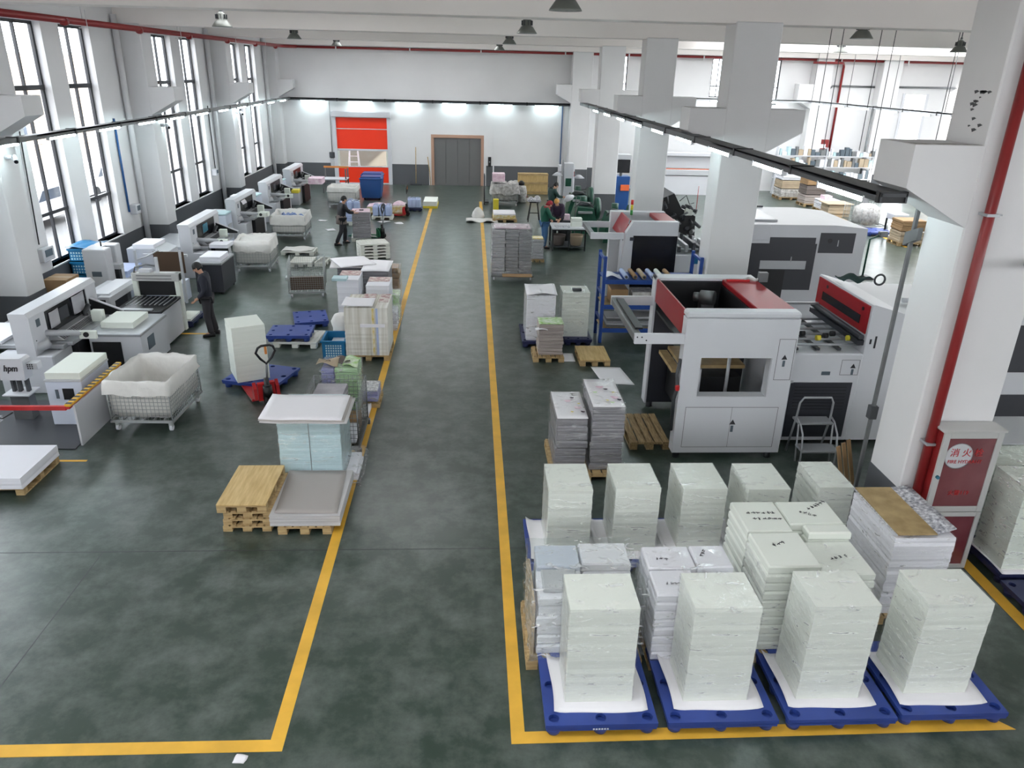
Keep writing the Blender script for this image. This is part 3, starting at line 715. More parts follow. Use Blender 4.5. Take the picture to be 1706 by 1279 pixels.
for k, (x0, x1, y0, y1, h) in enumerate(((0,.44,0,.4,.83), (.46,.88,0,.4,.80), (0,.5,.42,.8,.85), (.52,.9,.42,.8,.85))):
    G().bundles(x0, x1, y0, y1, 0, h, 8, .006).build('package_column', 'paper_white', t)
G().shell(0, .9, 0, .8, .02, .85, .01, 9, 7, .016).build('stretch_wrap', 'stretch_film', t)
scribble(t, .1, .55, .864, 3, .045, 2); scribble(t, .6, .6, .864, 3, .04, 3, 1.0); scribble(t, .12, .16, .85, 4, .04, 4)
# square stack of white packages, one missing in the middle
wood_pallet('wooden pallet under the square white package stack', 2.97, 6.06, 1.2, 1.3, .13)
t = thing('package_stack', 'big square stack of white packages with a gap in its top and black handwriting', 'package stack', (2.98, 6.1, .13))
for k, (x0, x1, y0, y1, h) in enumerate(((0,.54,0,.6,1.07), (.56,1.13,0,.56,.97), (0,.5,.62,1.22,1.07), (.52,1.13,.76,1.22,1.07), (.66,1.13,.58,.74,1.07))):
    G().bundles(x0, x1, y0, y1, 0, h, 10, .005).build('package_column', 'paper_cream', t)
G().box(.55, .65, .62, .75, .0, .86).build('package_column', 'paper_cream', t)
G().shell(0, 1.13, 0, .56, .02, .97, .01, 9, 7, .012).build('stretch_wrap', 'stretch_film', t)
scribble(t, .18, .36, 1.073, 3, .05, 7, .4); scribble(t, .12, .98, 1.073, 6, .05, 8); scribble(t, .15, .86, 1.073, 6, .05, 12); scribble(t, .75, .22, .995, 4, .05, 9, .3); scribble(t, .72, 1.0, 1.073, 4, .045, 10, -.5); scribble(t, .85, 1.05, 1.073, 6, .05, 14, .6)
# white printed sheets with a board lying on top
wood_pallet('wooden pallet under the white sheet stack by the near column', 4.56, 6.62, .72, 1.0, .13)
paper_stack('tall stack of loose white printed sheets beside the near column', 4.60, 5.28, 6.66, 7.62, .13, 1.0, 'paper_white', 'stretch_film', n=30, j=.007)
def fn(u, v): return (4.62+.68*u, 6.72+.98*v, 1.155+.09*max(0, u-.6)**2*4*(1-v*.4))
tag(G().sheet(10, 8, fn, .01).build('printed_sheet', 'sheet_print'), 'curled white printed sheets under the brown board', 'paper sheet')
tag(G().box(4.62, 5.06, 6.66, 7.66, 1.167, 1.183, .002).build('fibre_board', 'board_brown'), 'brown fibre board lying on the white sheet stack', 'board')
# stacks at the picture's far edge by the hydrant
plastic_pallet('dark blue plastic pallet beside the fire cabinet', 6.42, 6.35, 1.1, .85, m='pallet_dark_blue'); plastic_pallet('dark blue plastic pallet behind the first, beside the fire cabinet', 6.48, 7.3, 1.1, 1.4, m='pallet_dark_blue')
slip_sheet('white paper sheet under the greyish wrapped stack beside the fire cabinet', 6.5, 7.3, 7.3, 8.08, .15, .03)
paper_stack('greyish wrapped paper stack beside the fire cabinet', 6.55, 7.2, 7.4, 7.95, .156, 1.15, film_='stretch_film_thick')
paper_stack('cream wrapped paper stack behind the fire cabinet', 6.62, 7.5, 8.15, 8.68, .156, 1.05, film_='stretch_film_thick')
tag(G().box(6.95, 8.3, 8.72, 9.6, 1.2, 1.215, .003).build('grey_board', 'mach_grey'), 'large grey board lying behind the fire cabinet stacks', 'board')
paper_stack('half hidden white stack carrying the large grey board', 7.0, 8.2, 8.8, 9.5, 0, 1.2, film_=None)

# fire hydrant cabinet
t = thing('hydrant_cabinet', 'steel fire hydrant cabinet with dark red glass door against the near column', 'fire cabinet', (5.53, 7.62, 0))
wc, dc, hc = .72, .245, 1.93
G().box(0, wc, .02, dc, .03, hc, .004).build('case', 'pipe_red', t)
G().box(-.03, wc+.03, -.02, dc, hc, hc+.03, .006).build('top_plate', 'aluminium', t)
def frame(x0, x1, z0, z1, w, y0=-.012, y1=.022): return G().box(x0, x0+w, y0, y1, z0, z1, .003).box(x1-w, x1, y0, y1, z0, z1, .003).box(x0+w, x1-w, y0+.001, y1-.001, z0, z0+w, .003).box(x0+w, x1-w, y0+.001, y1-.001, z1-w, z1, .003)
up = frame(0, wc, .86, hc, .075).build('door', 'aluminium', t); lo = frame(0, wc, .03, .85, .06).build('door', 'aluminium', t)
G().box(.07, wc-.07, .0, .012, .93, hc-.07).build('glass', 'hydrant_glass', up); G().box(.055, wc-.055, .0, .012, .085, .8).build('glass', 'hydrant_glass', lo)
G().cyl((.035,-.012,1.35), (.035,-.04,1.35), .022, n=12).build('lock', 'screen', t)
G().lathe([(.17,0),(.15,.0015)], n=28).build('worn_patch', 'mach_grey', t).matrix_local = Matrix.Translation((.24, -.0005, 1.62)) @ Matrix.Rotation(PI/2, 4, 'X')
text('lettering', '消 火 栓', .115, 'ink_red', t, (.33, -.004, 1.66), (PI/2, 0, 0)); text('lettering', 'FIRE HYDRANT', .062, 'ink_red', t, (.33, -.004, 1.545), (PI/2, 0, 0)); text('lettering', '火警119', .075, 'ink_red', t, (.36, -.004, 1.12), (PI/2, 0, 0))
# boards leaning on the near column
for k in range(3):
    o = tag(G().box(-.03, .03, -.012, .012, 0, 1.05, .003).build('leaning_board', 'cardboard'), 'narrow brown board leaning on the near column', 'board', 'boards leaning on the near column')
    o.location = (5.36+.12*k, 9.02+.1*k, .0); o.rotation_euler = (R(-6), R(-14), .3)
t = thing('conduit_post', 'slim grey conduit post with a bracket behind the near column', 'post', (5.26, 8.72, 0))
G().box(-.022, .022, -.022, .022, 0, 4.35, .004).build('post', 'steel_dull', t); G().prism([(-.14,3.98),(.12,3.86),(.12,4.02),(-.14,4.12)], 'x', -.03, .03).build('bracket', 'steel_dull', t); G().box(-.05, .05, -.05, .05, 1.6, 1.78, .005).build('junction_box', 'dark_grey', t)

# ------------------------------------------------------------------ printed book stacks, papers and pallets on the machine side
wood_pallet('wooden pallet under the grey printed sheet stacks', 1.22, 9.85, 1.08, 1.2, .13)
random.seed(8)
def printed(label, x0, x1, y0, y1, z0, h, n, m='print_grey', top='sheet_print', film_=True, j=.012):
    t = thing('printed_stack', label, 'printed stack', (x0, y0, z0)); w, d = x1-x0, y1-y0
    G().bundles(0, w, 0, d, 0, h, n, j).build('bundles', m, t)
    G().sheet(8, 6, lambda u, v: (w*u, d*v, h+.006+.02*(abs(u-.5)**3+abs(v-.5)**3)), .003).build('top_sheet', top, t)
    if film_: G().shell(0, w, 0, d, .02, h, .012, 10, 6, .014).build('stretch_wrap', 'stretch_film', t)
    return t
def motif(t, pts, z, m, r=.06):
    g = G()
    for k, (x, y) in enumerate(pts):
        n = 12; g.prism([(x+r*(1+.35*math.sin(3*a+k))*math.cos(a), y+r*(1+.3*math.cos(2*a+k))*math.sin(a)) for a in [2*PI*i/n for i in range(n)]], 'z', z, z+.001)
    g.build('printed_picture', m, t)
t = printed('stepped grey stack of printed sheets in film, its lower half nearer the aisle', 1.28, 1.74, 9.98, 10.98, .13, .86, 7, 'print_grey_dark', 'sheet_white')
motif(t, [(.22,.6),(.34,.35)], .889, 'print_pink', .05); motif(t, [(.3,.72),(.4,.2)], .889, 'cloth_purple', .03); motif(t, [(.38,.5),(.24,.2)], .889, 'yellow', .02)
t = printed('stepped grey stack of printed sheets in film, its taller half beside the slatted pallet', 1.80, 2.28, 9.98, 11.05, .13, 1.05, 9, 'print_grey_dark', 'sheet_white')
motif(t, [(.2,.7),(.36,.3)], 1.079, 'print_pink', .055); motif(t, [(.28,.62),(.42,.22)], 1.079, 'cloth_purple', .032); motif(t, [(.1,.5),(.3,.12)], 1.079, 'print_cover_green', .03); motif(t, [(.38,.5),(.24,.2)], 1.079, 'yellow', .02)
tag(G().sheet(8, 8, lambda u, v: (2.52+.62*u+.12*(1-v), 13.7+.94*v-.03*u, .006+.004*math.sin(u*4)), .003).build('paper_sheet', 'sheet_white'), 'large white sheet lying on the floor beside the white and red machine', 'paper sheet')
wood_pallet('empty slatted wooden pallet beside the white and red machine', 2.62, 10.9, .66, 1.12, .14, 5, 'wood_old')
wood_pallet('small plywood pallet on the floor behind the green-topped book stack', 2.30, 14.68, .64, .9, .14, top='plywood')
tag(G().sheet(4, 4, lambda u, v: (1.98+.26*u, 14.95+.5*v, .006), .003).build('paper_sheet', 'sheet_white'), 'small white sheet on the floor between book stack and plywood pallet', 'paper sheet')
wood_pallet('small wooden pallet under the green-topped book stack', 1.33, 14.9, .66, .66, .13)
t = printed('waist-high book stack with green printed covers on top', 1.44, 1.96, 15.0, 15.5, .13, .68, 9, 'print_brownish', 'print_cover_green', False)
tag(G().sheet(6, 3, lambda u, v: (1.36+.26*u, 14.93+.16*v, .70+.03*math.sin(u*3)), .004).build('loose_sheet', 'sheet_white'), 'loose white sheet hanging from the green-topped book stack', 'paper sheet')
plastic_pallet('dark blue plastic pallet under the wrapped stack with a white sheet on top', 1.15, 15.82, .95, 1.25, m='pallet_dark_blue'); plastic_pallet('dark blue plastic pallet under the wrapped stack by the blue rack', 2.12, 15.95, .62, 1.0, m='pallet_dark_blue')
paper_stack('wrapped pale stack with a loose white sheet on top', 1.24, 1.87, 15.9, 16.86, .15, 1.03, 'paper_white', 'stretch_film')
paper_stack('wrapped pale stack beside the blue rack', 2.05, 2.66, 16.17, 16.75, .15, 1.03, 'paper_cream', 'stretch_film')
tag(G().sheet(8, 6, lambda u, v: (1.22+.68*u, 15.85+.8*v, 1.205+.05*math.sin(u*3+v*2)**2), .004).build('loose_sheet', 'sheet_white'), 'wavy white sheet lying on the wrapped pale stack', 'paper sheet')
tag(G().box(2.28, 2.48, 16.24, 16.36, 1.195, 1.24, .005).build('tape_dispenser', 'dark_grey'), 'small dark tape dispenser on the wrapped pale stack', 'tape dispenser')
# ------------------------------------------------------------------ stacks along the other aisle line
random.seed(21)
order = ('bottom', 'second from below', 'third from below')
for k in range(3): wood_pallet('empty wooden pallet, %s in the pile of pallets' % order[k], -3.25+.01*k, 8.6+.012*k, .63, 1.02, .1, z=.1*k)
wood_pallet('plywood-topped wooden pallet on top of the pallet pile', -3.29, 8.58, .64, 1.06, .125, top='plywood', z=.3)
wood_pallet('wooden pallet carrying grey boards beside the pallet pile', -2.52, 8.52, .7, 1.15, .13)
t = thing('board_stack', 'low stack of grey boards with a brown-grey top on a wooden pallet', 'board stack', (-2.15, 8.5, .13))
G().stack(-.46, .45, .02, 1.24, 0, .155, 8, .006).build('boards', 'card_edge', t)
G().sheet(10, 10, lambda u, v: (-.40+.81*u-.05*v, .07+1.13*v, .166+.012*(1-u)**4), .006).build('top_board', 'card_grey', t)
wood_pallet('wooden pallet under the pale blue wrapped stack', -2.75, 9.76, .95, .9, .13)
t = paper_stack('pale blue film-wrapped stack of sheets carrying white boards', -2.74, -1.86, 9.78, 10.6, .13, .98, 'wrap_pale_blue', 'stretch_film', n=24, j=.005)
G().box(-.004, .004, -.422, -.417, .02, .97).build('film_seam', 'steel_dull', t)
def fn(dz, x0, x1, y0, y1):
    return lambda u, v: (x0+(x1-x0)*u+.05*(1-v)*(.5-u)*.0-.06*v*0, y0+(y1-y0)*v, dz+.035*max(0, .35-u)**2*5-.02*abs(u-.5)*(1-v))
for k, (a, b_) in enumerate(((1.124,'card_edge'),(1.142,'card_grey'),(1.160,'sheet_white'))):
    lb = ('lowest thin board overhanging the pale blue stack', 'grey middle board overhanging the pale blue stack', 'large white board on top of the pale blue stack')[k]
    tag(G().sheet(14, 8, fn(a, -2.94+.02*(k == 0), -1.72-.04*k, 9.58+.02*k, 10.46), .012).build('overhanging_board', b_), lb, 'board')
# wire mesh
def mesh_panel(g, p, u, v, nu, nv, r=.004):
    """wire grid spanned from p by u and v"""
    p, u, v = Vector(p), Vector(u), Vector(v)
    for i in range(nu+1): a = p+u*(i/nu); g.cyl(a, a+v, r, n=4)
    for j in range(nv+1): a = p+v*(j/nv); g.cyl(a, a+u, r, n=4)
    return g
def mesh_cart(name, label, x, y, w, d, z0, z1, rz=0, sides='fblr', cell=.1, m='zinc', wheels=True, r=.004, cat='cart'):
    t = thing(name, label, cat, (x, y, 0), rz)
    g = G()
    for a, b_ in (((-w/2,-d/2),(w/2,-d/2)),((w/2,-d/2),(w/2,d/2)),((w/2,d/2),(-w/2,d/2)),((-w/2,d/2),(-w/2,-d/2))):
        g.box(min(a[0],b_[0])-.018, max(a[0],b_[0])+.018, min(a[1],b_[1])-.018, max(a[1],b_[1])+.018, z0-.04, z0)
    for k in range(1, 6): g.box(-w/2+k*w/6-.012, -w/2+k*w/6+.012, -d/2, d/2, z0-.03, z0-.005)
    g.build('base_frame', m, t)
    P = {'f': ((-w/2,-d/2,z0),(w,0,0)), 'b': ((-w/2,d/2,z0),(w,0,0)), 'l': ((-w/2,-d/2,z0),(0,d,0)), 'r': ((w/2,-d/2,z0),(0,d,0))}
    for s in sides:
        p, u = P[s]; L_ = Vector(u).length
        mesh_panel(G(), p, u, (0,0,z1-z0), max(2, int(L_/cell)), max(2, int((z1-z0)/cell)), r).build('mesh_side', m, t)
    g = G()
    for sx in (-1, 1):
        for sy in (-1, 1): G().cyl((sx*w/2,sy*d/2,z0-.03), (sx*w/2,sy*d/2,z1), .012, n=8).build('corner_post', m, t)
    if wheels:
        for sx in (-1, 1):
            for sy in (-1, 1):
                X, Y = sx*(w/2-.06), sy*(d/2-.06); c = G().box(X-.03, X+.03, Y-.035, Y+.035, .07, z0-.04, .004).build('caster', m, t)
                G().cyl((X-.022,Y,.055), (X+.022,Y,.055), .055, n=14).build('wheel', 'paper_white', c)
    else:
        for sx in (-1, 1):
            for sy in (-1, 1): G().box(sx*w/2-.04, sx*w/2+.04, sy*d/2-.04, sy*d/2+.04, 0, z0-.03, .006).build('foot', m, t)
    return t
def liner(name, label, x, y, w, d, z0, z1, rz=0, over=.2, m='bag_white', wr=.035, seed=1, fill=None, flare=.04, loc=None, fills=None):
    """plastic bag folded over the rim of a cart: wrinkled, open on top"""
    t = thing(name, label, 'bag', (x, y, 0), rz); n = 72; rs = []
    def ring(sx, sy, z, k, amp):
        r = []
        for i in range(n):
            a = 2*PI*i/n; c, s_ = math.cos(a), math.sin(a); q = 1/max(abs(c), abs(s_))**.93
            nv = noise.noise(Vector((c*2.6+seed, s_*2.6, z*2.4+k*.7)))+.5*noise.noise(Vector((c*8, s_*8+seed, z*6)))
            f = 1+amp*nv
            r.append((w/2*sx*c*q*f, d/2*sy*s_*q*f, z+amp*.9*nv))
        return r
    fz = z0+.12 if fill is None else fill
    rs.append(ring(.55, .55, fz, 9, wr)); rs.append(ring(.86, .86, fz+.02, 8, wr))
    for k in range(4): rs.append(ring(.9+.02*k, .9+.02*k, fz+(z1-fz)*(k+1)/4.4, k, wr))
    rs.append(ring(1.0, 1.0, z1+.03, 5, wr)); rs.append(ring(1.05, 1.06, z1+.01, 6, wr)); rs.append(ring(1.06+flare*.3, 1.07, z1-over*.5, 7, wr*1.2)); rs.append(ring(1.05+flare, 1.06+flare, z1-over, 8, wr*1.8))
    g = G().rings(rs, cap=False, smooth=True); o0 = 0; g.face(list(range(n-1,-1,-1)), True)
    g.build('folded_bag', m, t)
    rs = []
    for k, zz in enumerate((z0+.015, z0+.1, (z0+z1)/2, z1-over*.7)): rs.append(ring(.97+.02*(k > 0)-.2*(k == 0), .97-.2*(k == 0), zz, k+3, wr*.5))
    g = G().rings(rs, cap=False, smooth=True); g.face(list(range(n-1,-1,-1)), True); g.build('bag_belly', m, t)
    return t
# cage behind the blue stack
mesh_cart('mesh_cage', 'grey wire mesh cage half hidden behind the pale blue stack', -2.2, 11.35, .86, 1.1, .12, .9, 0, cell=.07, m='steel_dull', wheels=False, cat='cage')
tag(G().bundles(-2.0, -1.82, 10.86, 11.3, .14, .3, 2).build('card_bundle', 'paper_white'), 'bundle of white cards at the bottom of the mesh cage', 'bundle')
tag(G().box(-2.0, -1.82, 11.32, 11.6, .14, .36, .01).build('brown_bundle', 'cardboard'), 'brown cardboard bundle inside the mesh cage', 'bundle')
tag(G().bundles(-2.55, -2.05, 10.9, 11.8, .14, .8, 6).build('wrapped_bundle', 'print_grey'), 'grey bundle pile filling the mesh cage', 'bundle')
t = thing('printed_stack', 'film-wrapped stack of purple and green printed bundles behind the mesh cage', 'printed stack', (-2.56, 12.15, .13))
G().bundles(0, .22, 0, .5, 0, .78, 9, .006).build('purple_bundles', 'print_purple', t); G().bundles(.23, .62, 0, .5, 0, .8, 9, .006).build('green_bundles', 'print_green', t)
G().shell(0, .62, 0, .5, .02, .8, .012, 9, 7, .02).build('stretch_wrap', 'stretch_film_thick', t)
G().sheet(6, 4, lambda u, v: (-.08+.36*u, .02+.3*v, .86+.04*math.sin(u*5)*math.cos(v*4)), .004).build('loose_cover', 'cardboard_pale', t)
G().sheet(8, 4, lambda u, v: (.06+.4*u, .18+.3*v, .83+.05*math.sin(u*7+1)*math.cos(v*4)), .004).build('dark_cover', 'cloth_grey', t)
G().sheet(6, 4, lambda u, v: (.36+.26*u, .02+.46*v, .84+.03*math.sin(u*5)*math.cos(v*7)), .004).build('green_cover', 'print_cover_green', t)
wood_pallet('small pallet under the purple and green printed stack', -2.58, 12.13, .66, .56, .13)
t = printed('small knee-high bundle of white prints on the aisle line', -1.98, -1.68, 12.6, 13.1, .1, .2, 2, 'print_purple', 'sheet_print')
wood_pallet('small wooden pallet under the white print bundle on the aisle line', -2.0, 12.55, .36, .6, .1)
tag(G().sheet(4, 5, lambda u, v: (-1.98+.2*u, 11.95+.55*v, .09+.03*u), .08).build('flat_bundle', 'sheet_white'), 'flat white sheets beside the mesh cage on the aisle line', 'paper sheet')
t = thing('film_bundle', 'crumpled clear film and white sheets on the floor beside the grey boards', 'bundle', (-1.88, 9.72, 0))
G().bundles(.04, .2, .2, .84, .0, .16, 2).build('sheets', 'paper_white', t); G().shell(.03, .22, .1, .9, 0, .2, .015, 5, 6, .05).build('film', 'bag_film', t)

# tall stacks of cut sheets
wood_pallet('wooden pallet under the tall striped stack at the front of the sheet stacks', -2.58, 14.95, .88, 1.0, .13)
random.seed(3)
t = thing('sheet_stack', 'tall stack of cut sheets with striped edges and a maroon printed corner', 'sheet stack', (-2.15, 15.45, .13))
G().stack(-.44, .44, -.52, .5, 0, 1.03, 26, .004).build('sheets', 'print_stripes', t)
G().sheet(10, 8, lambda u, v: (-.47+.62*u, -.56+.6*v, 1.085+.05*max(0, .4-u)**2*3-.06*(1-v)**2*0), .008).build('curled_sheet', 'sheet_white', t)
for x0, x1, y0, y1, z in ((-.14,.12,.05,.5,1.031), (.22,.42,-.1,.5,1.031)): G().box(x0, x1, y0, y1, z, z+.012).build('printed_cover', 'print_cover', t)
G().box(-.12, .38, -.545, -.522, .62, .69, .004).build('tie_strip', 'sheet_white', t)
for x0, m in ((.12,'print_cover_gold'),(.2,'drum_blue')): G().box(x0, x0+.045, -.5235, -.5225, .01, 1.02).build('coloured_edge', m, t)
for lb, x0, x1, y0, y1, h, mt, tp in (
    ('white stack with a red printed cover and blue packet', -3.12, -2.62, 17.3, 18.2, 1.0, 'paper_white', 'print_cover'),
    ('pink-covered cut sheet stack, second by the aisle line', -2.38, -1.86, 16.8, 17.6, 1.0, 'paper_white', 'print_cover'),
    ('grey-sided stack under one white board by the aisle line', -2.62, -2.02, 18.1, 19.1, 1.0, 'print_grey_dark', 'sheet_white'),
    ('grey-sided stack under loose white boards away from the aisle', -3.32, -2.68, 18.6, 19.5, .97, 'print_grey_dark', 'sheet_white')):
    wood_pallet('wooden pallet under the ' + lb, x0-.02, y0-.02, x1-x0+.04, y1-y0+.04, .12)
    t = thing('sheet_stack', lb, 'sheet stack', ((x0+x1)/2, (y0+y1)/2, .12)); w, d = (x1-x0)/2, (y1-y0)/2
    G().stack(-w, w, -d, d, 0, h, 22, .005).build('sheets', mt, t); G().box(-w, w*.9, -d*.1, d*.9, h, h+.01).build('cover', tp, t)
def board(label, x0, x1, y0, y1, z, m='sheet_white', rz=0, th=.01, tilt=0):
    o = tag(G().sheet(6, 5, lambda u, v: ((u-.5)*(x1-x0), (v-.5)*(y1-y0), .012*math.sin(u*3+v)+tilt*(u-.5)), th).build('loose_board', m), label, 'board'); o.location = ((x0+x1)/2, (y0+y1)/2, z); o.rotation_euler = (0,0,rz); return o
board('white board lying on the grey-sided stack beside the aisle line', -2.66, -1.98, 18.0, 19.15, 1.155)
board('lowest loose grey board on the grey-sided stack away from the aisle', -3.5, -2.7, 18.35, 19.2, 1.14, 'card_edge', .1)
board('large slanted white board on the grey-sided stack away from the aisle', -3.42, -2.52, 18.4, 19.4, 1.175, 'sheet_white', .45)
tag(G().box(-3.2, -2.86, 17.1, 17.4, 1.135, 1.2, .008).build('blue_packet', 'wrap_pale_blue'), 'pale blue paper packet on the corner of the white stack', 'packet')
for k, (x, y, z, m, lb) in enumerate(((-1.98,19.4,.95,'cardboard','brown block on the farthest bundles beside the aisle line'), (-1.92,18.2,.6,'sheet_print','crumpled print bundle with white film beside the aisle line'), (-1.86,17.2,.45,'paper_white','white crumpled bundle low beside the aisle line'), (-1.84,17.7,.72,'print_cover_green','green and white print bundle beside the aisle line'))):
    t = thing('print_bundle', lb, 'bundle', (x, y, 0)); G().bundles(-.12, .12, -.25, .25, 0, z, max(3, int(z/.12)), .02).build('bundle_pile', m, t); G().shell(-.12, .12, -.25, .25, .02, z, .012, 6, 4, .02).build('film', 'bag_film', t)
t = thing('white_sack', 'lumpy white sack of offcuts beside the tall striped stack', 'sack', (-2.82, 15.95, 0))
G().lathe([(.02,0),(.2,.02),(.22,.2),(.2,.4),(.24,.55),(.16,.7),(.05,.74)], n=14).build('sack', 'bag_white', t); G().lathe([(.19,.0),(.22,.06),(.2,.3)], n=14).build('lower_bag', 'drum_blue', t)
# blue basket
t = thing('plastic_basket', 'bright blue plastic basket beside the tall striped stack', 'basket', (-2.87, 15.38, 0))
g = G(); bw, bd, bh, th = .24, .32, .38, .018
for sx, sy in ((1,0),(-1,0),(0,1),(0,-1)):
    if sx: g.prism([(-bd*.9,0),(bd*.9,0),(bd,bh),(-bd,bh)], 'x', sx*bw*.97-th/2, sx*bw*.97+th/2)
    else: g.prism([(-bw*.9,0),(bw*.9,0),(bw,bh),(-bw,bh)], 'y', sy*bd*.97-th/2, sy*bd*.97+th/2)
g.box(-bw*.9, bw*.9, -bd*.9, bd*.9, 0, .02); g.build('tub', 'crate_blue', t)
G().box(-bw-.03, bw+.03, -bd-.03, -bd+.02, bh-.02, bh+.02, .006).box(-bw-.03, bw+.03, bd-.02, bd+.03, bh-.02, bh+.02, .006).box(-bw-.029, -bw+.02, -bd+.02, bd-.02, bh-.019, bh+.019, .006).box(bw-.02, bw+.029, -bd+.02, bd-.02, bh-.019, bh+.019, .006).build('rim', 'crate_blue', t)
g = G()
for i in range(7):
    for j in range(5): g.box(-.17+i*.05, -.14+i*.05, -bd*.97-.0105, -bd*.97-.0085, .05+j*.055, .085+j*.055)
g.build('vent_grille', 'wrap_pale_blue', t)
for k in range(2): tag(G().box(-3.0+.02*k, -2.72, 15.16+.3*k, 15.4+.3*k, .022+.0*k, .2+.06*k, .006).build('packet', ('print_purple','paper_white')[k]), ('purple packet in the blue basket', 'white packet in the blue basket')[k], 'packet')

# mesh cage with a brown board, pallets on the open floor
t = mesh_cart('mesh_cage', 'low open wire cage holding dark brown boards', -4.4, 20.1, .92, .9, .16, .95, .14, 'fblr', .055, 'zinc', r=.003, cat='cage')
G().box(-.43, .43, -.3, -.2, .17, .52, .004).build('brown_board', 'brown_panel', t); G().box(-.6, -.52, .25, .5, .3, .38, .01).build('lock_plate', 'zinc', t)
plastic_pallet('empty blue pallet lying on the floor, behind the other', -4.10, 17.0, .78, .92, rz=.26, m='pallet_blue')
white_pallet('white plastic pallet under an empty blue pallet', -4.3, 15.72, .95, .85, rz=-.06)
plastic_pallet('empty blue pallet lying on a white plastic pallet', -4.42, 15.66, .93, .76, rz=.03, z=.145)
for k in range(5): white_pallet('white plastic pallet, %s in the pile of five' % ('lowest','second from below','middle','second from the top','topmost')[k], -3.5, 23.95, .95, .75, .1, rz=.32, z=.1*k)
white_pallet('white plastic pallet with a folded film on it beside the mesh cart', -6.15, 24.5, 1.05, .7, rz=-.02)
white_pallet('slatted white plastic pallet in front of the film-covered one', -5.55, 23.0, .68, .8, rz=0)
white_pallet('short white plastic pallet beside the slatted one', -4.8, 23.05, .32, .75, rz=-.1)
tag(G().sheet(8, 6, lambda u, v: (-6.12+.95*u, 24.5+.66*v, .16+.02*math.sin(u*8)*math.cos(v*3)), .004).build('plastic_film', 'bag_white'), 'crumpled white film spread on a white pallet', 'film')

# cream stack with the pallet jack
t_ = R(-40)
plastic_pallet('blue plastic pallet under the tall cream stack beside the pallet jack', -4.72, 13.5, 1.1, 1.0, rz=-.28)
st = thing('paper_stack', 'tall unwrapped cream paper stack on a blue pallet by the pallet jack', 'paper stack', (-4.26, 13.78, .152), .46)
random.seed(2); G().stack(-.3, .3, -.34, .34, 0, 1.08, 24, .003).build('paper', 'paper_cream', st)
def pallet_jack(label, x, y, rz, body='jack_red', handle='black', lean=.12, hgt=1.18):
    t = thing('pallet_jack', label, 'pallet jack', (x, y, 0), rz)
    # local +y = fork direction
    for s in (-1, 1): G().prism([(.0,.05),(.0,.09),(1.05,.09),(1.12,.05)], 'x', s*.19-.075, s*.19+.075).build('fork', body, t)
    G().prism([(-.05,.05),(.06,.05),(.06,.30),(.0,.40),(-.05,.38)], 'x', -.15, .15).build('yoke', body, t)
    for s in (-1, 1): G().prism([(-.1,.1),(.05,.1),(.03,.4),(-.06,.3)], 'x', s*.2-.03, s*.2+.03).build('side_arm', body, t)
    G().cyl((0,-.14,.12), (0,-.1,.5), .055, .045, n=14).cyl((0,-.12,.14), (0,-.12,.36), .09, .08, n=14).build('pump', 'black', t)
    for s in (-1, 1): G().cyl((s*.05-.025,-.14,.09), (s*.05+.025,-.14,.09), .09, n=18).build('steer_wheel', 'rubber', t)
    top = -.14-lean*hgt
    G().tube([(0,-.13,.36),(0,-.14-lean*.5*hgt,.62),(0,top+.03,hgt-.34)], .02, 8).build('shaft', 'steel_dull', t)
    G().tube([(0,top+.03,hgt-.35),(-.1,top+.01,hgt-.24),(-.17,top,hgt-.12),(-.13,top-.01,hgt-.03),(-.07,top-.01,hgt),(.07,top-.01,hgt),(.13,top-.01,hgt-.03),(.165,top,hgt-.12),(.1,top+.01,hgt-.24)], .022, 8, True).build('grip_loop', handle, t)
    G().box(-.02, .02, top-.025, top+.01, hgt-.16, hgt+.015, .008).build('control_lever', 'handle_orange' if body == 'jack_red' else 'black', t)
    return t
pallet_jack('red pallet jack with a black loop handle in front of the cream stack', -3.72, 12.84, .5)
# pallets, jacks and goods before the end wall
t = thing('printed_stack', 'waist-high grey printed stack with a pink top that a worker is pushing', 'printed stack', (-3.88, 27.1, .14), .12)
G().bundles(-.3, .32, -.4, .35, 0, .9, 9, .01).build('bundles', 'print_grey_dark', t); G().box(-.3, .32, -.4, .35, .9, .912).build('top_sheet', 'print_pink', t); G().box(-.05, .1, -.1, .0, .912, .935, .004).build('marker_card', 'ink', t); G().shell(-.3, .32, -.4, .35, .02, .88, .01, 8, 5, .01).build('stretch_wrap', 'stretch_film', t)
white_pallet('white plastic pallet under the grey stack with pink top', -4.2, 26.72, .68, .8, rz=.12)
pallet_jack('green pallet jack with a dark handle beside the grey pink-topped stack', -3.3, 27.45, 1.35, 'jack_green', 'black', .02, 1.22)
def jug(t, x, y, z, w=.24, h=.42, m='drum_blue'):
    G().box(x-w/2, x+w/2, y-w/2, y+w/2, z, z+h, .05).build('drum', m, t)
src = thing('chemical_jug', 'pale blue plastic jug standing with others on a white pallet', 'jug', (-3.85, 31.15, .14), 0, 'blue jugs before the red bundles')
G().box(-.12, .12, -.13, .13, 0, .4, .045).build('body', 'drum_blue', src); G().tube([(-.09,0,.38),(-.07,0,.45),(.05,0,.45),(.08,0,.38)], .016, 6).build('handle', 'drum_blue', src); G().cyl((.09,.06,.38), (.09,.06,.43), .03, n=10).build('cap', 'cream_drum', src)
for x, y in ((-3.6,31.15),(-3.34,31.15),(-3.85,31.42),(-3.6,31.42),(-3.34,31.42)): dup(src, (x, y, .14))
white_pallet('white plastic pallet under the blue jugs', -4.02, 31.0, .85, .6)
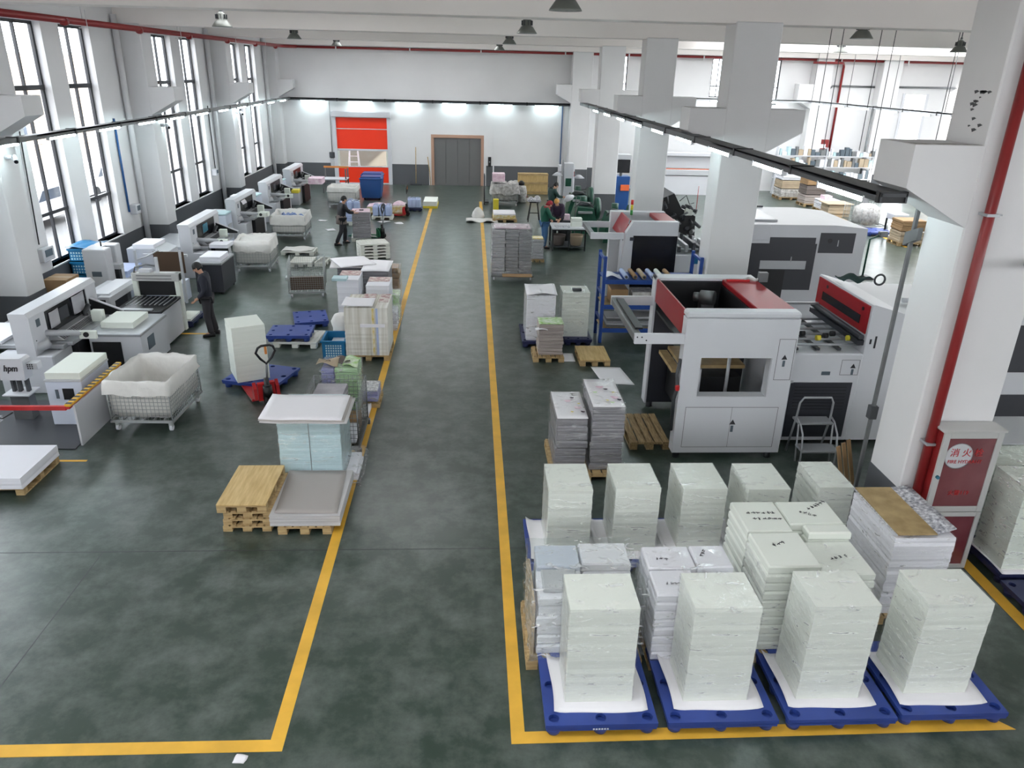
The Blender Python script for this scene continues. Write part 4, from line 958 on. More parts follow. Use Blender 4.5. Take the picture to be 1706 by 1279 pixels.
for x, y in ((-4.95,29.9),(-4.68,29.9),(-4.42,29.9),(-4.95,30.2),(-4.68,30.2)): dup(src, (x, y, .5), 0, 'pale blue plastic jug behind the worker with the pallet jack', 'blue jugs behind the worker')
white_pallet('white plastic pallet under the jugs behind the worker', -5.1, 29.7, .85, .7)
tag(G().bundles(-5.08, -4.3, 29.75, 30.35, .14, .5, 4, .01).build('carton_layer', 'drum_blue'), 'pale blue carton layer under the jugs behind the worker', 'carton')
for x in (-2.62, -2.45, -2.28): dup(src, (x, 33.3, .12), 0, 'grey-blue jug in the short row beside the black jack handle', 'jugs beside the black jack handle')
plastic_pallet('dark plastic pallet under the short row of jugs', -2.75, 33.1, .65, .6, h=.12, m='pallet_dark_blue')
for lb, x0, x1, y0, y1, h, m in (('mound of creamy printed bundles on a pallet behind the blue jugs', -4.3, -3.45, 31.9, 32.7, .35, 'print_cover_gold'), ('creamy printed bundle on a red pallet beside the black jack handle', -3.25, -2.75, 31.9, 32.6, .45, 'print_cover_gold')):
    t = thing('printed_stack', lb, 'printed stack', (x0, y0, .13)); G().bundles(0, x1-x0, 0, y1-y0, 0, h*.7, 3, .02).build('bundles', m, t); G().sheet(8, 6, lambda u, v: ((x1-x0)*u, (y1-y0)*v, h*.72+h*.3*math.sin(u*PI)*math.sin(v*PI)), .02).build('draped_sheet', 'print_pink', t)
    wood_pallet('wooden pallet under the ' + lb, x0-.03, y0-.03, x1-x0+.06, y1-y0+.06, .13)
pallet_jack('red pallet jack with a tall black handle before the end wall', -2.78, 32.0, 1.5, 'jack_red', 'black', .0, 1.25)
t = thing('foam_block', 'low white slab on a yellow pallet before the end wall', 'slab', (-1.8, 33.9, 0)); G().box(-.3, .3, 0, 1.4, .1, .3, .01).build('slab', 'paper_cream', t); G().box(-.32, .32, .0, 1.42, 0, .1, .005).build('base', 'yellow', t)
for k, (x, y, s, lb) in enumerate(((-5.29,28.8,.34,'white paper scrap on the floor behind the worker'), (-5.92,30.6,.3,'white paper scrap on the floor beside the mesh carts'), (-3.47,30.6,.36,'white paper scrap in front of the blue jugs'), (-2.86,30.3,.3,'white paper scrap between blue jugs and aisle line'), (-2.03,5.0,.09,'small white scrap of paper beside the yellow line corner'))):
    o = tag(G().sheet(4, 4, lambda u, v: ((u-.5)*s, (v-.5)*s*1.2, .012+.008*math.sin(u*5+v*3)), .003).build('paper_scrap', 'sheet_white'), lb, 'paper scrap'); o.location = (x, y, 0); o.rotation_euler = (0,0,.5+k)
# big blue bins by the roll-up door
for k, (x, y, lb) in enumerate(((-4.62,36.3,'big blue lidded bin before the red roll-up door, nearer one'), (-4.72,37.5,'big blue lidded bin behind the nearer one'))):
    t = thing('blue_bin', lb, 'bin', (x, y, 0)); G().prism([(-.42,.1),(.42,.1),(.5,.95),(-.5,.95)], 'y', -.4, .4).build('tub', 'bin_blue', t); G().box(-.53, .53, -.43, .43, .93, .99, .02).build('rim', 'bin_blue', t)
    G().prism([(-.5,.98),(.5,.98),(.44,1.06),(-.44,1.06)], 'y', -.4, .4).build('lid', 'bin_blue', t)
    for sx in (-.34, .34): G().cyl((sx,-.3,.07), (sx+.05,-.3,.07), .07, n=12).build('wheel', 'rubber', t); G().cyl((sx,.3,.07), (sx+.05,.3,.07), .07, n=12).build('wheel', 'rubber', t)
# bag carts along the cutters
mesh_cart('mesh_cart', 'wire mesh cart with a white bag, closest to the camera', -5.42, 12.25, 1.0, 1.3, .2, .86, -.03, cell=.065)
liner('cart_bag', 'open white bag folded over the nearest mesh cart', -5.42, 12.25, 1.0, 1.3, .2, .88, -.03, .22, seed=2, wr=.045, fill=.2)
mesh_cart('mesh_cart', 'wire mesh cart with a heaped white bag, beside the second cutter', -6.45, 22.9, 1.0, 1.2, .2, .85, .05, cell=.08)
liner('cart_bag', 'heaped white bag in the mesh cart beside the second cutter', -6.45, 22.9, 1.0, 1.2, .2, .9, .05, .3, seed=5, fill=.82, wr=.05)
mesh_cart('mesh_cart', 'wire mesh cart with blue offcuts, beside the third cutter', -6.42, 27.5, 1.15, 1.3, .2, .8, .05, cell=.09)
liner('cart_bag', 'grey white bag in the cart with blue offcuts', -6.42, 27.5, 1.15, 1.3, .2, .85, .05, .3, 'bag_white', .05, 8, fill=.66)
random.seed(9)
o = G()
for k in range(26):
    a = random.uniform(0, 2*PI); r = random.uniform(0, .38); x, y = r*math.cos(a), r*math.sin(a); s = random.uniform(.05,.1)
    o.sheet(2, 2, lambda u, v: (x+(u-.5)*s*2, y+(v-.5)*s*2, .74+.05*random.random()+.05*math.sin(u*4)), .005)
o = o.build('blue_offcuts', 'bag_blue', kind='stuff'); tag(o, 'blue plastic offcuts heaped in the third mesh cart', 'offcuts'); o.location = (-6.42, 27.5, 0)
mesh_cart('mesh_cart', 'wire mesh cart with a white bag, before the blue bins', -5.6, 34.2, 1.2, 1.2, .2, .8, 0, cell=.12)
liner('cart_bag', 'pale bag folded over the mesh cart before the blue bins', -5.6, 34.2, 1.2, 1.2, .2, .86, 0, .16, seed=11, fill=.7)
# goods at the near edge by the first cutter
wood_pallet('wooden pallet under the low white paper stack near the first cutter', -7.3, 9.55, 1.02, .98, .13)
t = thing('paper_stack', 'low wide white paper stack on a wooden pallet, nearest to the first cutter', 'paper stack', (-6.8, 10.02, .13)); G().stack(-.54, .54, -.52, .5, 0, .17, 6, .004).build('paper', 'paper_white', t)
# white round trolley by the fifth cutter
t = thing('utility_table', 'grey table with an orange top rail behind the fifth cutter', 'table', (-6.6, 38.2, 0)); G().box(-.6, .6, -.4, .4, .62, .68, .01).build('top', 'mach_white', t)
for sx in (-.55, .55):
    for sy in (-.35, .35): G().box(sx-.03, sx+.03, sy-.03, sy+.03, 0, 1.15 if sx > 0 or sy > 0 else .62).build('leg', 'steel_dull', t)
G().box(-.6, .6, .3, .38, 1.12, 1.2).build('top_rail', 'handle_orange', t)
t = thing('broom', 'pale broom leaning on the end wall between red door and lift', 'broom', (-2.9, YB-.12, 0)); G().cyl((0,0,.05), (.02,.08,1.92), .02, n=8).build('handle', 'wood', t); G().box(-.3, .3, -.06, .06, 0, .1, .01).build('brush', 'dark_grey', t)
t = thing('broom', 'short bent stick leaning beside the lift door frame', 'stick', (-2.25, YB-.1, 0)); G().tube([(.12,0,0),(.08,.02,.7),(-.02,.06,1.45)], .022, 8).build('handle', 'wood', t)
t = thing('step_ladder', 'white step ladder in the room behind the red door', 'ladder', (-6.4, 43.2, 0))
for s in (-1, 1): G().tube([(s*.32,-.35,0),(s*.18,0,2.0)], .03, 6).build('rail', 'paper_white', t); G().tube([(s*.32,.35,0),(s*.18,0,2.0)], .03, 6).build('rail', 'paper_white', t)
for k in range(1, 7): w = .32-.14*k/6.5; G().box(-w, w, -.35+.054*k-.05, -.35+.054*k+.05, k*.3, k*.3+.03).build('step', 'paper_white', t)
G().box(-.19, .19, -.08, .08, 1.98, 2.02).build('top_cap', 'paper_white', t)
# ------------------------------------------------------------------ paper cutters along the window wall
def cutter(label, yc):
    t = thing('paper_cutter', label, 'paper cutter', (-8.0, yc, 0), 0, 'paper cutters along the window wall'); h = 1.27
    G().box(-.55, .45, -h, h, 0, .74, .02).build('body', 'mach_white', t)
    G().box(-1.28, .5, -.95, .95, .76, .84, .01).build('table', 'steel', t)
    G().box(.3, .6, -.8, .8, .78, .85, .01).build('front_table', 'steel', t)
    G().box(.45, .57, -.6, .6, .0, .78, .01).build('front_base', 'black', t)
    for s in (-1, 1):
        y0, y1 = (-h, -h+.52) if s < 0 else (h-.42, h)
        c = G().prism([(-.16,.72),(.17,.72),(.17,1.42),(-.16,1.42)], 'y', y0, y1).build('cheek', 'mach_white', t)
        if s < 0: G().box(.17, .176, y0+.2, y0+.33, 1.22, 1.36, .002).build('badge', 'label_dark', c)
        for yy in (y0+.1, y1-.06): G().cyl((.17,yy,1.0), (.178,yy,1.0), .012, n=8).build('screw', 'dark_grey', c)
    G().prism([(-.17,1.42),(.18,1.42),(.18,1.45),(.12,1.53),(-.17,1.53)], 'y', -h-.012, h+.012).build('top_beam', 'mach_white', t)
    G().box(-.1, .155, -h+.5, h-.4, .96, 1.43).build('front_panel', 'black_gloss', t)
    G().box(.155, .163, -.25, .1, 1.08, 1.32, .003).build('monitor', 'mach_dark', t)
    G().prism([(.06,.86),(.42,.86),(.3,.95),(.06,.96)], 'y', -.75, .8).build('clamp', 'steel', t)
    g = G()
    for k in range(26): y = -.7+k*.056; g.add([(.41,y,.866),(.41,y+.03,.866),(.31,y+.03,.941),(.31,y,.941),(.417,y,.872),(.417,y+.03,.872),(.316,y+.03,.948),(.316,y,.948)], [(0,1,2,3),(4,5,6,7),(0,1,5,4),(2,3,7,6),(1,2,6,5),(3,0,4,7)])
    g.build('clamp_slots', 'dark_grey', t)
    G().prism([(.17,.88),(.17,1.18),(.2,1.18),(.8,.93),(.8,.88)], 'y', h-.36, h-.33).build('light_guard', 'black', t)
    G().add([(.19,h-.37,1.185),(.82,h-.37,.925),(.82,h-.31,.925),(.19,h-.31,1.185),(.19,h-.37,1.205),(.83,h-.37,.945),(.83,h-.31,.945),(.19,h-.31,1.205)], [(3,2,1,0),(4,5,6,7),(0,1,5,4),(1,2,6,5),(2,3,7,6),(3,0,4,7)]).build('guard_edge', 'mach_white', t)
    a = G().cyl((.12,-.82,1.03), (.7,-.62,.97), .062, .05, n=14).build('guard_arm', 'mach_grey', t)
    G().box(.66, .98, -.66, -.6, .86, 1.02, .01).build('end_plate', 'paper_cream', t); G().cyl((.8,-.66,.95), (.8,-.68,.95), .05, n=12).build('hand_knob', 'black', t)
    G().cyl((.05,-1.0,.82), (.05,-1.0,.95), .26, .2, n=18).build('pivot_base', 'mach_grey', t)
    G().box(.4, .62, .42, .56, .85, 1.08, .01).build('back_stop', 'paper_cream', t); G().tube([(.3,.5,.86),(.22,.56,1.0),(.3,.62,1.16)], .05, 8).build('drive_hose', 'dark_grey', t)
    return t
CUT = cutter('paper cutter closest to the camera, with sheets taped to its dark panel', 14.44)
for k, (yc, lb) in enumerate(((22.75, 'second paper cutter from the camera, with a glowing screen on its dark panel'), (27.15, 'third paper cutter from the camera, a pale sheet hanging over its beam'), (31.35, 'fourth paper cutter from the camera, red reflections in its panel'), (35.45, 'farthest paper cutter, next to the end wall'))):
    dup(CUT, (-8.0, yc, 0), 0, lb)
for y, z, w, h_, lb in ((14.0,1.2,.36,.3,'white sheet taped to the middle of the nearest cutter panel'), (14.95,1.22,.5,.36,'large printed sheet taped to the far end of the nearest cutter panel')):
    o = tag(G().sheet(5, 4, lambda u, v: (.01*math.sin(u*4), (u-.5)*w, (v-.5)*h_), .003).box(-.001, .004, -.12*w, .18*w, -.02, .03).build('taped_sheet', 'sheet_white' if y < 14.5 else 'paper_white'), lb, 'paper sheet'); o.location = (-7.83, y, z)
tag(G().sheet(6, 8, lambda u, v: (-7.78-.42*v+.2*v*(1-v), 26.55+.5*u, 1.545-.28*(1-v)**2), .004).build('draped_sheet', 'sheet_white'), 'pale sheet draped over the beam of the third cutter', 'paper sheet')
tag(G().box(-7.84, -7.832, 22.55, 22.95, 1.1, 1.34, .003).build('lit_screen', 'screen'), 'teal screen on the second cutter panel', 'screen')
def flat_stack(label, x0, x1, y0, y1, z, h, m='paper_white', name='paper_stack'):
    t = thing(name, label, 'paper stack', ((x0+x1)/2, (y0+y1)/2, z)); w, d = (x1-x0)/2, (y1-y0)/2
    G().stack(-w, w, -d, d, 0, h, 6, .002).build('paper', m, t); return t
flat_stack('big flat white paper stack on the near lift table beside the branded lift', -6.98, -6.42, 11.83, 12.82, .84, .11, 'paper_cream')
flat_stack('cream paper stack on the side table in front of the dark roller table', -7.24, -6.62, 14.45, 15.2, .85, .12, 'paper_cream')
flat_stack('white paper stack on the rear table at the window side of the nearest cutter', -9.35, -8.6, 13.5, 14.6, .845, .06, 'paper_white')
flat_stack('white paper stack on the front table of the second cutter', -7.15, -6.62, 20.0, 20.75, .86, .12)
flat_stack('white trimmed stack beside the clamp of the second cutter', -7.4, -6.9, 21.6, 22.2, .86, .1, 'paper_white')
flat_stack('small cream block on the table of the third cutter', -7.3, -7.0, 26.6, 26.9, .86, .14, 'paper_cream')
flat_stack('white waste heap on the table of the fifth cutter', -7.2, -6.6, 34.6, 35.4, .86, .25, 'print_pink')
tag(G().box(-7.35, -7.05, 31.9, 32.3, .862, 1.0, .02).build('orange_pack', 'yellow'), 'yellow pack on the table of the fourth cutter', 'packet')
# front side tables of the cutters
def side_table(label, x0, x1, y0, y1, h=.85, m='mach_white', panel=True, door=True):
    t = thing('side_table', label, 'work table', ((x0+x1)/2, (y0+y1)/2, 0)); w, d = (x1-x0)/2, (y1-y0)/2
    G().box(-w, w, -d, d, h-.06, h, .012).build('top', 'steel', t); G().box(-w+.03, w-.02, -d+.03, d-.02, .06, h-.06, .006).build('cabinet', m, t)
    if door:
        c = G().box(w-.02, w-.012, -d+.3, -d+.62, .42, .68, .002).build('control_plate', 'label_dark', t)
        G().box(-w+.08, -w+.62, -d+.015, -d+.031, .12, .68).build('knee_opening', 'black', t)
    for sx in (-w+.08, w-.08):
        for sy in (-d+.08, d-.08): G().cyl((sx,sy,0), (sx,sy,.07), .03, n=10).build('foot', 'rubber', t)
    return t
side_table('white side table with a dark knee opening beside the nearest cutter', -7.38, -6.35, 14.1, 15.44)
side_table('white front table with black base at the second cutter', -7.3, -6.55, 19.85, 21.0, .86, 'mach_dark', door=False)
# lift table unit with the brand lettering
t = thing('stack_lift', 'white stack lift with brand lettering, red rail and striped edge, nearest to the camera', 'stack lift', (-7.2, 11.9, 0))
G().box(-1.3, .95, -.95, .95, 0, .015).build('base_plate', 'dark_grey', t)
G().prism([(-.85,.02),(.42,.02),(.42,.72),(-.85,.72)], 'x', 1.0, 1.03).build('front_panel', 'mach_white', t)
G().box(.93, 1.02, -.95, .9, .74, .78, .004).build('striped_edge', 'hazard', t)
g = G()
for k in range(14): g.box(.928, 1.022, -.93+k*.131, -.865+k*.131, .7785, .7815)
g.build('black_stripes', 'black', t)
G().box(.94, 1.0, -.95, .9, .70, .74).build('red_rail', 'jack_red', t); G().box(-1.6, .95, -.96, -.90, .68, .75, .006).build('red_rail', 'jack_red', t)
G().box(.2, .78, -.08, .92, .02, .80, .01).build('lift_table', 'mach_blue_white', t); G().box(.19, .79, -.09, .93, .80, .835, .006).build('table_top', 'mach_grey', t); G().box(.34, .39, -.085, -.078, .5, .66).build('label', 'label_dark', t); G().box(.46, .64, -.086, -.078, .48, .68).build('recess', 'black', t)
G().prism([(-.62,.74),(-.22,.74),(-.2,1.08),(-.24,1.12),(-.62,1.12)], 'y', .12, .36).build('control_head', 'mach_white', t)
for x in (-.5, -.4, -.27): G().box(x-.022, x+.022, .2, .28, .5, .74).build('post', 'dark_grey', t)
G().box(-.62, -.18, .05, .42, .47, .5, .008).build('support_plate', 'mach_white', t); G().box(-.2, -.02, .2, .34, .9, 1.02, .006).build('keypad', 'mach_grey', t); g = G()
for i in range(3):
    for j in range(3): g.box(-.185+i*.035, -.165+i*.035, .192, .2, .915+j*.033, .935+j*.033)
g.build('keys', 'black', t)
G().box(-.55, -.25, .14, .34, .015, .47).build('pedestal', 'steel_dull', t)
text('lettering', 'hpm', .13, 'ink', t, (-.42, .115, .95), (PI/2, 0, 0), .002, shear=.25, bold=.004).scale = (1, 1.15, 1)
G().prism([(-1.0,-.9),(-.2,-.9),(-.2,-.7),(-.62,-.7),(-.8,-.98),(-1.05,-.98)], 'z', .4, .48).build('control_arm', 'mach_white', t); G().tube([(-1.2,-.85,.5),(-.9,-.78,.52),(-.5,-.75,.5),(-.1,-.86,.5),(.1,-.9,.62)], .012, 6).build('cable', 'black', t); G().box(-.7, -.5, -.8, -.72, .015, .4).build('arm_leg', 'steel_dull', t)
# gripper table, tower and loader between the first and second cutter
t = thing('roller_table', 'dark roller table with aluminium gantry beyond the nearest cutter', 'roller table', (-7.0, 16.1, 0))
G().box(-.5, .5, -.62, .62, .80, .86, .01).build('top', 'black_gloss', t); g = G()
for k in range(9): g.box(-.42+k*.1, -.40+k*.1, -.1, .55, .861, .868)
g.build('sheet_guides', 'steel', t); G().box(-.35, .3, -.55, -.42, .862, .89, .004).build('tray', 'steel', t)
G().box(-.45, .48, -.6, .6, .05, .8, .008).build('cabinet', 'mach_white', t)
for x in (-.46, .46): G().box(x-.06, x+.06, .62, .76, .05, 1.38, .015).build('gantry_post', 'paper_cream', t)
c = G().box(-.5, .52, .6, .8, 1.2, 1.38, .01).build('gantry_beam', 'aluminium', t)
for z in (1.25, 1.32): G().box(-.4, .36, .594, .6, z, z+.012).build('groove', 'dark_grey', c)
G().box(-.42, .4, .68, .7, .86, 1.2).build('lamella_curtain', 'black', t); G().box(-.35, -.1, .64, .8, 1.38, 1.45, .01).build('motor', 'mach_white', t)
G().tube([(-.5,.7,1.3),(-.42,.66,1.5),(-.2,.72,1.55),(0,.78,1.5)], .018, 6).build('air_hose', 'steel_dull', t); G().box(.02, .08, .66, .72, 1.38, 1.72).build('mast', 'mach_white', t)
t = thing('gripper_rail', 'long white gripper rail between nearest cutter and tall tower cabinet', 'gripper rail', (-7.85, 16.3, 0))
G().prism([(-.2,.95),(.24,.95),(.24,1.08),(.16,1.13),(-.2,1.13)], 'y', -.4, .85).build('rail', 'mach_white', t); G().box(-.42, -.2, -.4, .9, .98, 1.08, .01).build('tray', 'mach_grey', t); G().box(.0, .26, -.55, -.38, .82, 1.1, .01).build('gripper_head', 'mach_white', t); G().box(.02, .16, -.56, -.55, .88, 1.04).build('socket', 'black', t)
for y in (-.25, .7): G().box(-.2, .1, y-.1, y+.1, 0, .98, .01).build('stand', 'mach_dark', t)
t = thing('tower_cabinet', 'tall white tower cabinet of a stack loader before the blue crates', 'tower cabinet', (-8.8, 18.3, 0))
G().box(-.27, .26, -.42, -.08, .1, 1.62, .02).box(-.27, .26, .12, .42, .1, 1.62, .02).box(-.27, .05, -.1, .14, .1, 1.62).build('housing', 'mach_white', t)
G().box(.05, .06, -.08, .12, .3, 1.58).build('slide_track', 'black', t); G().box(-.12, .1, -.425, -.418, .98, 1.1).build('badge', 'label_dark', t); G().cyl((.0,0,1.62), (.0,0,1.74), .018, n=8).build('antenna', 'dark_grey', t)
G().box(.06, .4, -.1, .12, 1.08, 1.2, .01).build('carriage', 'mach_grey', t); G().box(.1, .34, -.06, .08, .8, 1.08, .008).build('gripper', 'black', t); G().box(-.25, .24, -.4, .4, 0, .1).build('plinth', 'dark_grey', t)
# loading robot with tinted guard next to the man
t = thing('stack_loader', 'white stack loader with a dark brown tinted guard beside the second cutter', 'stack loader', (-7.7, 19.2, 0))
G().box(-.7, .1, -.3, .5, .55, .62, .01).build('platform', 'mach_white', t); G().box(-.25, .5, -.12, -.1, .78, 1.32, .003).build('tinted_guard', 'brown_panel', t)
for x in (-.68, .42): G().box(x-.03, x+.03, -.16, -.1, 0, 1.36, .005).build('post', 'mach_white', t)
G().box(-.68, .42, .3, .36, 1.1, 1.16).build('cross_rail', 'mach_white', t); G().box(-.6, .35, -.05, .45, .0, .5).build('base_box', 'mach_blue_white', t); G().tube([(-.68,-.13,1.1),(-.4,-.15,1.2),(-.1,-.1,1.36)], .02, 6).build('arm', 'mach_white', t)
t = thing('air_table', 'white machine with sloping grey lid behind the tinted guard', 'machine', (-8.6, 20.7, 0)); G().prism([(-.5,.1),(.5,.1),(.5,1.0),(.2,1.12),(-.5,1.12)], 'y', -.45, .45).build('housing', 'mach_white', t); G().add([(.21,-.4,1.118),(.5,-.4,1.003),(.5,.4,1.003),(.21,.4,1.118),(.21,-.4,1.128),(.5,-.4,1.013),(.5,.4,1.013),(.21,.4,1.128)], [(3,2,1,0),(4,5,6,7),(0,1,5,4),(1,2,6,5),(2,3,7,6),(3,0,4,7)]).build('lid', 'mach_grey', t); G().box(-.45, .45, -.42, .42, 0, .1).build('plinth', 'dark_grey', t)
flat_stack('white paper stack on the window side in front of the second cutter', -9.4, -8.7, 19.2, 20.1, .62, .16, 'drum_blue'); side_table('low pale table under the paper by the window', -9.5, -8.6, 19.1, 20.2, .62, 'mach_blue_white', door=False)
flat_stack('second white paper stack on the window side of the sloping machine', -8.95, -8.4, 20.3, 21.1, 1.125, .1, 'paper_white')
# rear feeders of the farther cutters
for k, (y, lb) in enumerate(((25.6,'white cabinet with a pale blue lid between second and third cutter'), (29.5,'white cabinet with a pale blue lid between third and fourth cutter'), (33.6,'white cabinet with a pale blue lid between fourth and fifth cutter'))):
    t = thing('lift_cabinet', lb, 'cabinet', (-8.35, y, 0)); G().box(-.4, .35, -.35, .35, .05, 1.12, .03).build('housing', 'mach_blue_white', t); G().box(-.41, .36, -.36, .36, 1.12, 1.18, .02).build('lid', 'wrap_pale_blue', t); G().box(.35, .36, -.2, .2, .3, .8).build('door', 'mach_grey', t); G().box(-.36, .3, -.3, .3, 0, .05).build('plinth', 'dark_grey', t)
# cream blocks on a pallet by the man, crates and box at the wall
plastic_pallet('dark blue pallet with cream blocks beside the standing man', -7.05, 17.05, .6, .85, m='pallet_dark_blue'); 
flat_stack('cream block leaning row on the pallet beside the standing man', -6.98, -6.82, 17.1, 17.7, .15, .55, 'paper_cream'); flat_stack('flat cream stack on the pallet beside the standing man', -6.8, -6.5, 17.1, 17.75, .15, .05, 'paper_cream')
t = thing('plastic_crate', 'tall bright blue plastic crate column by the window wall', 'crate', (-9.75, 19.55, 0))
for k in range(4):
    g = G(); z = k*.34
    g.box(-.3, .3, -.38, .38, z, z+.02).box(-.3, -.28, -.38, .38, z, z+.31).box(.28, .3, -.38, .38, z, z+.31).box(-.3, .3, -.38, -.36, z, z+.31).box(-.3, .3, .36, .38, z, z+.31).box(-.32, .32, -.4, -.355, z+.28, z+.33).box(-.32, .32, .355, .4, z+.28, z+.33).box(-.319, -.275, -.355, .355, z+.281, z+.329).box(.275, .319, -.355, .355, z+.281, z+.329)
    c = g.build('crate_tier', 'crate_blue', t); g = G()
    for i in range(8):
        for j in range(3): g.box(-.25+i*.065, -.215+i*.065, -.3815, -.3795, z+.05+j*.075, z+.09+j*.075)
    g.build('vent_grille', 'wrap_pale_blue', c)
G().sheet(6, 6, lambda u, v: (-.34+.68*u, -.42+.84*v, 1.39+.02*math.sin(u*7)*math.cos(v*6)), .004).build('film_cover', 'crate_blue', t)
t = thing('cardboard_box', 'brown cardboard box on a stand by the window wall column', 'box', (-9.35, 17.3, 0)); G().box(-.26, .26, -.3, .3, .35, 1.12, .004).build('box', 'cardboard', t); G().box(-.2, .2, -.25, .25, 0, .35).build('stand', 'dark_grey', t); G().box(-.26, .26, -.03, .03, 1.12, 1.122).build('tape', 'cardboard_pale', t)

# ------------------------------------------------------------------ laminating machines on the other side of the aisle
def warning(t, x, y, z, s=.1):
    G().prism([(x-s*.5,z),(x+s*.5,z),(x,z+s*.85)], 'y', y-.003, y).build('warning_triangle', 'ink', t); G().box(x-s*.22, x+s*.22, y-.003, y, z-s*1.3, z-s*.2).build('warning_text', 'label_dark', t)
def outline(t, x0, x1, z0, z1, y, nm='panel_joint', w=.006, m='dark_grey'):
    G().box(x0, x1, y-.002, y, z0, z0+w).box(x0, x1, y-.002, y, z1-w, z1).box(x0, x0+w, y-.002, y, z0, z1).box(x1-w, x1, y-.002, y, z0, z1).build(nm, m, t)
t = thing('laminating_machine', 'large white and red laminating machine nearest the camera with a square window', 'laminating machine', (3.22, 10.57, 0))
g = G(); x0, x1, z0, z1 = 0, 1.74, .12, 2.47
g.box(0, .29, 0, .2, z0, 2.36).box(1.39, 1.74, 0, .2, z0, 2.36).box(.29, 1.39, 0, .2, z0, 1.09).box(.29, 1.39, 0, .2, 1.74, 2.36).box(-.004, 1.744, -.005, .22, 2.36, z1, .03)
g.build('front_cheek', 'mach_white', t)
G().box(.292, 1.388, .01, .19, 1.091, 1.1).box(1.376, 1.388, .01, .19, 1.1, 1.738).build('window_reveal', 'mach_grey', t)
outline(t, .14, 1.62, .22, .92, 0); G().box(.88, .884, -.002, 0, .22, .92).build('panel_joint', 'dark_grey', t); outline(t, 1.46, 1.72, 1.38, 2.05, 0); warning(t, .92, 0, .62); warning(t, 1.58, 0, 1.72, .09)
G().box(-.02, .02, 2.0, 2.24, .1, 2.47, .006).build('back_post', 'mach_white', t)
G().box(.02, .42, 2.0, 2.24, .12, 2.42).box(.42, 1.74, 2.0, 2.24, 1.75, 2.42).box(.42, 1.74, 2.0, 2.24, .12, .42).box(1.45, 1.74, 2.0, 2.24, .42, 1.75).build('back_cheek', 'mach_dark', t)
G().box(-.02, 1.74, 1.98, 2.26, 2.42, 2.47, .006).build('top_rim', 'mach_white', t); G().box(.42, 1.45, 2.02, 2.1, .55, .62).build('cross_bar', 'mach_white', t)
G().box(0, .03, .2, 2.0, 2.04, 2.45, .004).build('red_side', 'mach_red', t); G().box(1.14, 1.74, .2, 2.0, 2.36, 2.45, .012).build('red_top', 'mach_red', t)
G().box(.03, 1.14, .2, 2.0, 1.86, 1.9).box(1.12, 1.16, .2, 2.0, 1.9, 2.36).box(.03, 1.14, 1.97, 2.0, 1.86, 2.4).build('inner_tray', 'black', t)
G().cyl((.72,1.75,2.2), (.92,1.62,2.22), .12, n=18).cyl((.62,1.81,2.19), (.72,1.75,2.2), .08, n=14).box(.7, .92, 1.6, 1.8, 1.9, 2.1).build('motor', 'steel_dull', t); G().cyl((.9,.35,2.1), (1.0,.35,2.1), .16, n=18).build('pulley', 'steel_dull', t)
for y in (.02, 2.06): c = G().box(-.76, .04, y, y+.06, 1.95, 2.11, .004).build('arm', 'mach_white', t); [G().cyl((-.72+k*.07,y-.004,2.06-.05*(k == 2)), (-.72+k*.07,y,2.06-.05*(k == 2)), .012, n=8).build('bolt', 'ink', c) for k in range(3)]
G().box(-.76, -.64, .06, 2.08, 1.97, 2.09, .01).build('cross_rail', 'steel_dull', t); G().box(-.7, -.58, .3, 1.9, 2.09, 2.12).build('belt', 'black', t)
G().box(.3, 1.38, 1.0, 1.95, 1.18, 1.24).build('wood_board', 'board_brown', t); G().box(.32, 1.36, 1.05, 1.9, .4, 1.0).build('inner_box', 'black', t); G().cyl((.95,.6,.5), (.95,.6,1.8), .03, n=8).build('spindle', 'steel', t); G().box(.55, .62, .9, 1.0, .4, 1.2).build('guide', 'mach_white', t); G().box(0, .14, .5, 1.4, 1.3, 1.36).build('delivery_board', 'board_brown', t)
G().tube([(-.01,.06,1.7),(-.05,.03,1.45),(-.03,.0,1.25),(-.06,.02,1.05),(-.04,.05,.5)], .03, 8).build('shade_tube', 'dark_grey', t); G().box(-.06, -.0, -.04, .05, 1.2, 1.3, .015).build('handle', 'jack_red', t)  # dark tube put in for the shade on the cheek's side
for x in (.1, 1.6):
    for y in (.1, 2.1): G().cyl((x,y,0), (x,y,.13), .06, n=12).build('foot', 'dark_grey', t)
G().box(1.82, 3.06, .42, 2.3, .12, 1.66, .02).build('feeder_body', 'mach_white', t); c = G().box(1.95, 2.96, .405, .42, .2, 1.17).build('vent_panel', 'mach_dark', t); g = G()
for j in range(8): g.box(2.02, 2.88, .401, .405, .70+j*.055, .712+j*.055)
g.build('vent_grille', 'black', c)
G().box(2.42, 2.56, .41, .42, 1.3, 1.36).build('badge', 'label_dark', t); outline(t, 2.72, 3.02, 1.3, 1.56, .42); warning(t, 2.92, .418, 1.42, .09); G().box(1.86, 1.98, .405, .42, 1.16, 1.2).build('handle', 'mach_grey', t)
for x in (1.95, 2.95):
    for y in (.55, 2.15): G().cyl((x,y,0), (x,y,.13), .05, n=12).build('foot', 'dark_grey', t)
for k in range(6): G().cyl((1.76,.62+k*.27,1.75), (3.06,.62+k*.27,1.75), .022, n=8).build('roller', 'steel', t)
for k in range(7): G().cyl((1.9+k*.17,.8+.11*(k % 3),1.80), (1.97+k*.17,.8+.11*(k % 3),1.80), .045, n=12).build('paper_wheel', 'black' if k % 3 else 'yellow', t)
for k in range(3): G().box(1.95+.35*k, 2.01+.35*k, .5, 2.2, 1.69, 1.73).build('belt', 'dark_grey', t)
G().box(1.76, 3.08, 2.2, 2.24, 1.95, 1.99).build('rail', 'steel', t); G().box(2.3, 2.33, 2.2, 2.24, 1.66, 1.95).build('rail_post', 'steel', t)
